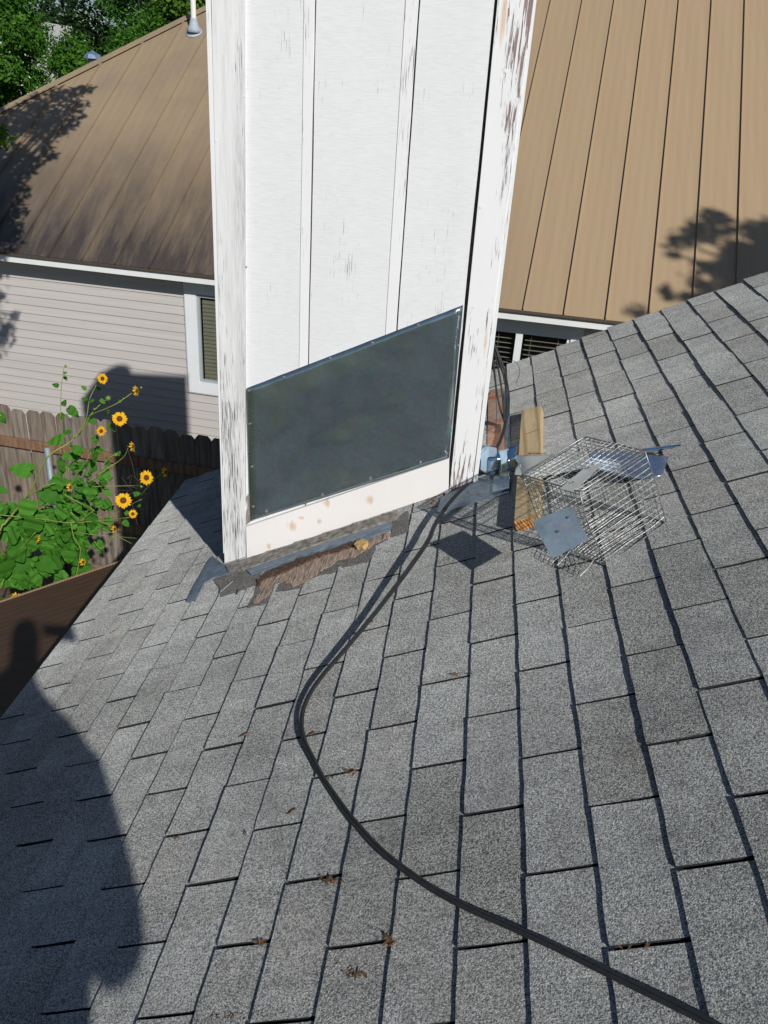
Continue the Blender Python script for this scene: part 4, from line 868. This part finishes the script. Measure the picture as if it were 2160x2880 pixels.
MB().tube([W1(1400, 1330, .7), W1(1390, 1700, .7), Vector((W1(1390, 1700, .7).x, W1(1390, 1700, .7).y, G))], .004, 5).build('stem', M_BARK, dry)

def tree(name, label, base, blobs, n, size, mat, seed, group=None, limbs=True):
    t = thing(name, label, 'tree', base, group); cr = foliage('crown', blobs, n, size, mat, seed); attach(cr, t)
    m = MB(); top = Vector(blobs[0][:3]); b = Vector(base); mid = b.lerp(top, .5) + Vector((.15, .1, 0)); hgt = (top - b).length
    m.tube(smooth_path([b, mid, top], 6), [.022 * hgt * (1 - .06 * i) ** 1.3 + .01 for i in range(13)], 9)
    rnd = random.Random(seed)
    for bb in blobs[1:]:
        q = Vector(bb[:3]); s = b.lerp(top, rnd.uniform(.45, .85)); m.tube(smooth_path([s, s.lerp(q, .55) + Vector((0, 0, .1)), q], 4), [.005 * hgt * (1 - .1 * i) + .003 for i in range(9)], 6)
    m.build('trunk', M_BARK, t, smooth=True); return t
rnd = random.Random(21)
def clump(c, R3, k, s):
    out = [(*c, R3[0] * .45, R3[1] * .45, R3[2] * .45)]
    for _ in range(k):
        d = Vector((rnd.gauss(0, 1), rnd.gauss(0, 1), rnd.gauss(0, 1))).normalized(); out.append((c[0] + d.x * R3[0] * .72, c[1] + d.y * R3[1] * .72, c[2] + d.z * R3[2] * .72, *(s * rnd.uniform(.7, 1.3),) * 3))
    return out
# trees beyond the metal roof
GR = 'leafy trees growing behind the tan roof'
tree('tree', 'dense leafy tree rising behind the left end of the tan roof hip', (-11.5, 20.5, G), clump((-11.2, 20, 1.2), (2.3, 1.8, 2.6), 34, .42), 44000, .05, M_LEAF, 31, GR)
tree('tree', 'dark leafy tree directly behind the middle of the tan roof hip', (-8.0, 21.5, G), clump((-8.2, 21, 1.7), (2.3, 1.8, 2.9), 38, .44), 40000, .05, M_LEAF, 32, GR)
tree('tree', 'bright green tree behind the upper hip beside the white vent pipe', (-5.2, 20.5, G), clump((-5.3, 20, 2.2), (2.4, 1.8, 2.8), 38, .44), 42000, .048, M_LEAF2, 33, GR)
tree('tree', 'small pale green tree at the far left behind the roof hip', (-10.3, 16.6, G), clump((-10.0, 16.4, -.9), (1.5, 1.2, 1.6), 16, .32), 15000, .045, M_LEAF2, 34, GR)
tree('tree', 'low bushy tree in front of the dark one behind the roof hip', (-7.5, 17.5, G), clump((-7.4, 17.2, .2), (1.7, 1.2, 1.5), 22, .36), 20000, .045, M_LEAF, 35, GR)
tree('tree', 'broad tree farthest back filling the gap over the roof hip', (-9, 30, G), clump((-9, 29, 2.6), (7.5, 3, 4.6), 40, 1.5), 60000, .085, M_LEAF3, 36, GR)
# trees that throw the leaf shadows
def shade(L_, t):
    out = []
    for x, y, r in L_:
        p = hit(x, y, RN, RN.dot(RP(0, 0))); p = p - SUN * (t + rnd.uniform(-.5, .5)); out.append((*p, r, r, r))
    return out
LL = [(245, 250, .10), (215, 258, .12), (190, 270, .15), (165, 262, .14), (140, 285, .17), (105, 290, .18), (70, 310, .2), (230, 290, .10), (200, 300, .13), (218, 322, .11), (170, 320, .17), (130, 335, .2), (90, 350, .22), (40, 350, .2), (195, 350, .13), (160, 365, .15), (120, 385, .16), (0, 330, .2), (130, 420, .10), (145, 440, .08), (110, 455, .12), (60, 440, .14), (10, 420, .2), (85, 480, .12), (40, 480, .2), (-10, 470, .25), (20, 520, .22), (55, 540, .14), (-15, 560, .3), (30, 590, .2), (-20, 640, .3), (30, 650, .16), (10, 690, .18), (-60, 500, .35), (-70, 620, .4), (-60, 380, .3), (-120, 450, .4), (-20, 760, .12), (5, 830, .10), (-40, 850, .2), (30, 800, .06)]
cl = shade(LL, 4.3)
q = Vector(cl[30][:3])
tree('tree', 'oak at the left edge whose leaves shade the tan roof corner', (q.x - 2.6, q.y - .5, G), [(q.x - .9, q.y, q.z + .2, .5, .5, .5)] + cl, 7500, .042, M_LEAF2, 41)
sp = foliage('leaf_spray', [(*at(-30, 378, 6.6), .24, .12, .12)], 120, .04, M_LEAF2, 42); tag(sp, 'small spray of yellow green leaves at the left edge of the photo', 'leaves'); sp['kind'] = 'stuff'
RR = [(2000, 608, .14), (2035, 634, .16), (1985, 645, .18), (1950, 662, .15), (1913, 680, .12), (1887, 712, .09), (2117, 642, .13), (2152, 677, .2), (2160, 640, .12), (2134, 729, .3), (2180, 760, .35), (2082, 746, .2), (2070, 700, .13), (2039, 764, .16), (1974, 746, .10), (1961, 794, .11), (1940, 835, .10), (1874, 825, .09), (1783, 872, .10), (2100, 790, .25), (2060, 810, .2), (2230, 700, .4), (2000, 830, .1)]
cl = shade(RR, 9.5); q = Vector(cl[9][:3])
tree('tree', 'tree out of view whose leaves shade the right of the tan roof', (q.x + 3.3, q.y + .5, G), [(q.x + .9, q.y, q.z + .3, .5, .5, .5)] + cl, 3500, .055, M_LEAF, 43)
# pale building glimpsed through the trees
wb = thing('white_building', 'white building glimpsed through gaps in the trees at far left', 'building', (-13, 26, G))
p = at(60, 110, 24.5)
MB().box((p.x - 3.0, 24.5, G), (3.15, 0, 0), (0, 3, 0), (0, 0, p.z + .5 - G)).build('wall', M_WHITE, wb)

# ------------------------------------------------------------------ the photographer (out of frame; casts the shadow at lower left)
per = thing('person', 'person standing on the roof holding up a phone, seen only as a shadow', 'person', (.51, -2.06, .23))
def skin(name, verts, edges, radii, root, mat, sub=2):
    me = bpy.data.meshes.new(name); me.from_pydata([tuple(v) for v in verts], edges, []); o = bpy.data.objects.new(name, me); COL.objects.link(o)
    s = o.modifiers.new('skin', 'SKIN'); me.skin_vertices.new() if not me.skin_vertices else None
    for i, r in enumerate(radii): me.skin_vertices[0].data[i].radius = (r, r) if not isinstance(r, tuple) else r
    for i in range(len(verts)): me.skin_vertices[0].data[i].use_root = (i == root)
    u = o.modifiers.new('sub', 'SUBSURF'); u.levels = sub; u.render_levels = sub; me.materials.append(mat); return o
FX, FY = .515, -2.02
Z0 = zroof(FX, FY)
V = [(FX, FY, .95), (FX, FY, 1.16), (FX, FY + .04, 1.42), (FX - .01, FY + .06, 1.58), (FX - .01, FY + .09, 1.72), (FX - .01, FY + .12, 1.87),
     (FX - .09, FY, .90), (FX - .09, FY + .02, .50), (FX - .12, FY - .02, .1), (FX - .12, FY + .12, .05),
     (FX + .07, FY, .90), (FX + .08, FY + .02, .50), (FX + .10, FY - .02, .1), (FX + .10, FY + .12, .05),
     (FX - .19, FY + .06, 1.43), (FX - .26, FY + .33, 1.22), (FX - .30, FY + .55, 1.24), (FX - .31, FY + .68, 1.27),
     (FX + .21, FY + .02, 1.40), (FX + .25, FY - .02, 1.10), (FX + .14, FY + .14, 1.02), (FX + .05, FY + .20, 1.04)]
V = [(x, y, z + Z0) for x, y, z in V]
for i in (8, 9, 12, 13): V[i] = (V[i][0], V[i][1], zroof(V[i][0], V[i][1]) + (.10 if i in (8, 12) else .05))
E_ = [(0, 1), (1, 2), (2, 3), (3, 4), (4, 5), (0, 6), (6, 7), (7, 8), (8, 9), (0, 10), (10, 11), (11, 12), (12, 13), (2, 14), (14, 15), (15, 16), (16, 17), (2, 18), (18, 19), (19, 20), (20, 21)]
RA = [(.22, .15), (.21, .15), (.20, .14), .065, .095, .07, .10, .07, .045, .04, .10, .07, .045, .04, .075, .05, .036, .03, .10, .10, .045, .03]
b_ = skin('body', V, E_, RA, 0, flat('dark work clothes', (.06, .07, .10), .9)); attach(b_, per)
MB().box(C + Vector((-.04, -.035, -.06)), (.155, 0, .01), (0, .008, 0), (0, -.0, .075)).build('phone', M_CABLE, None, label='phone held up in front of the person casting the shadow', category='phone')
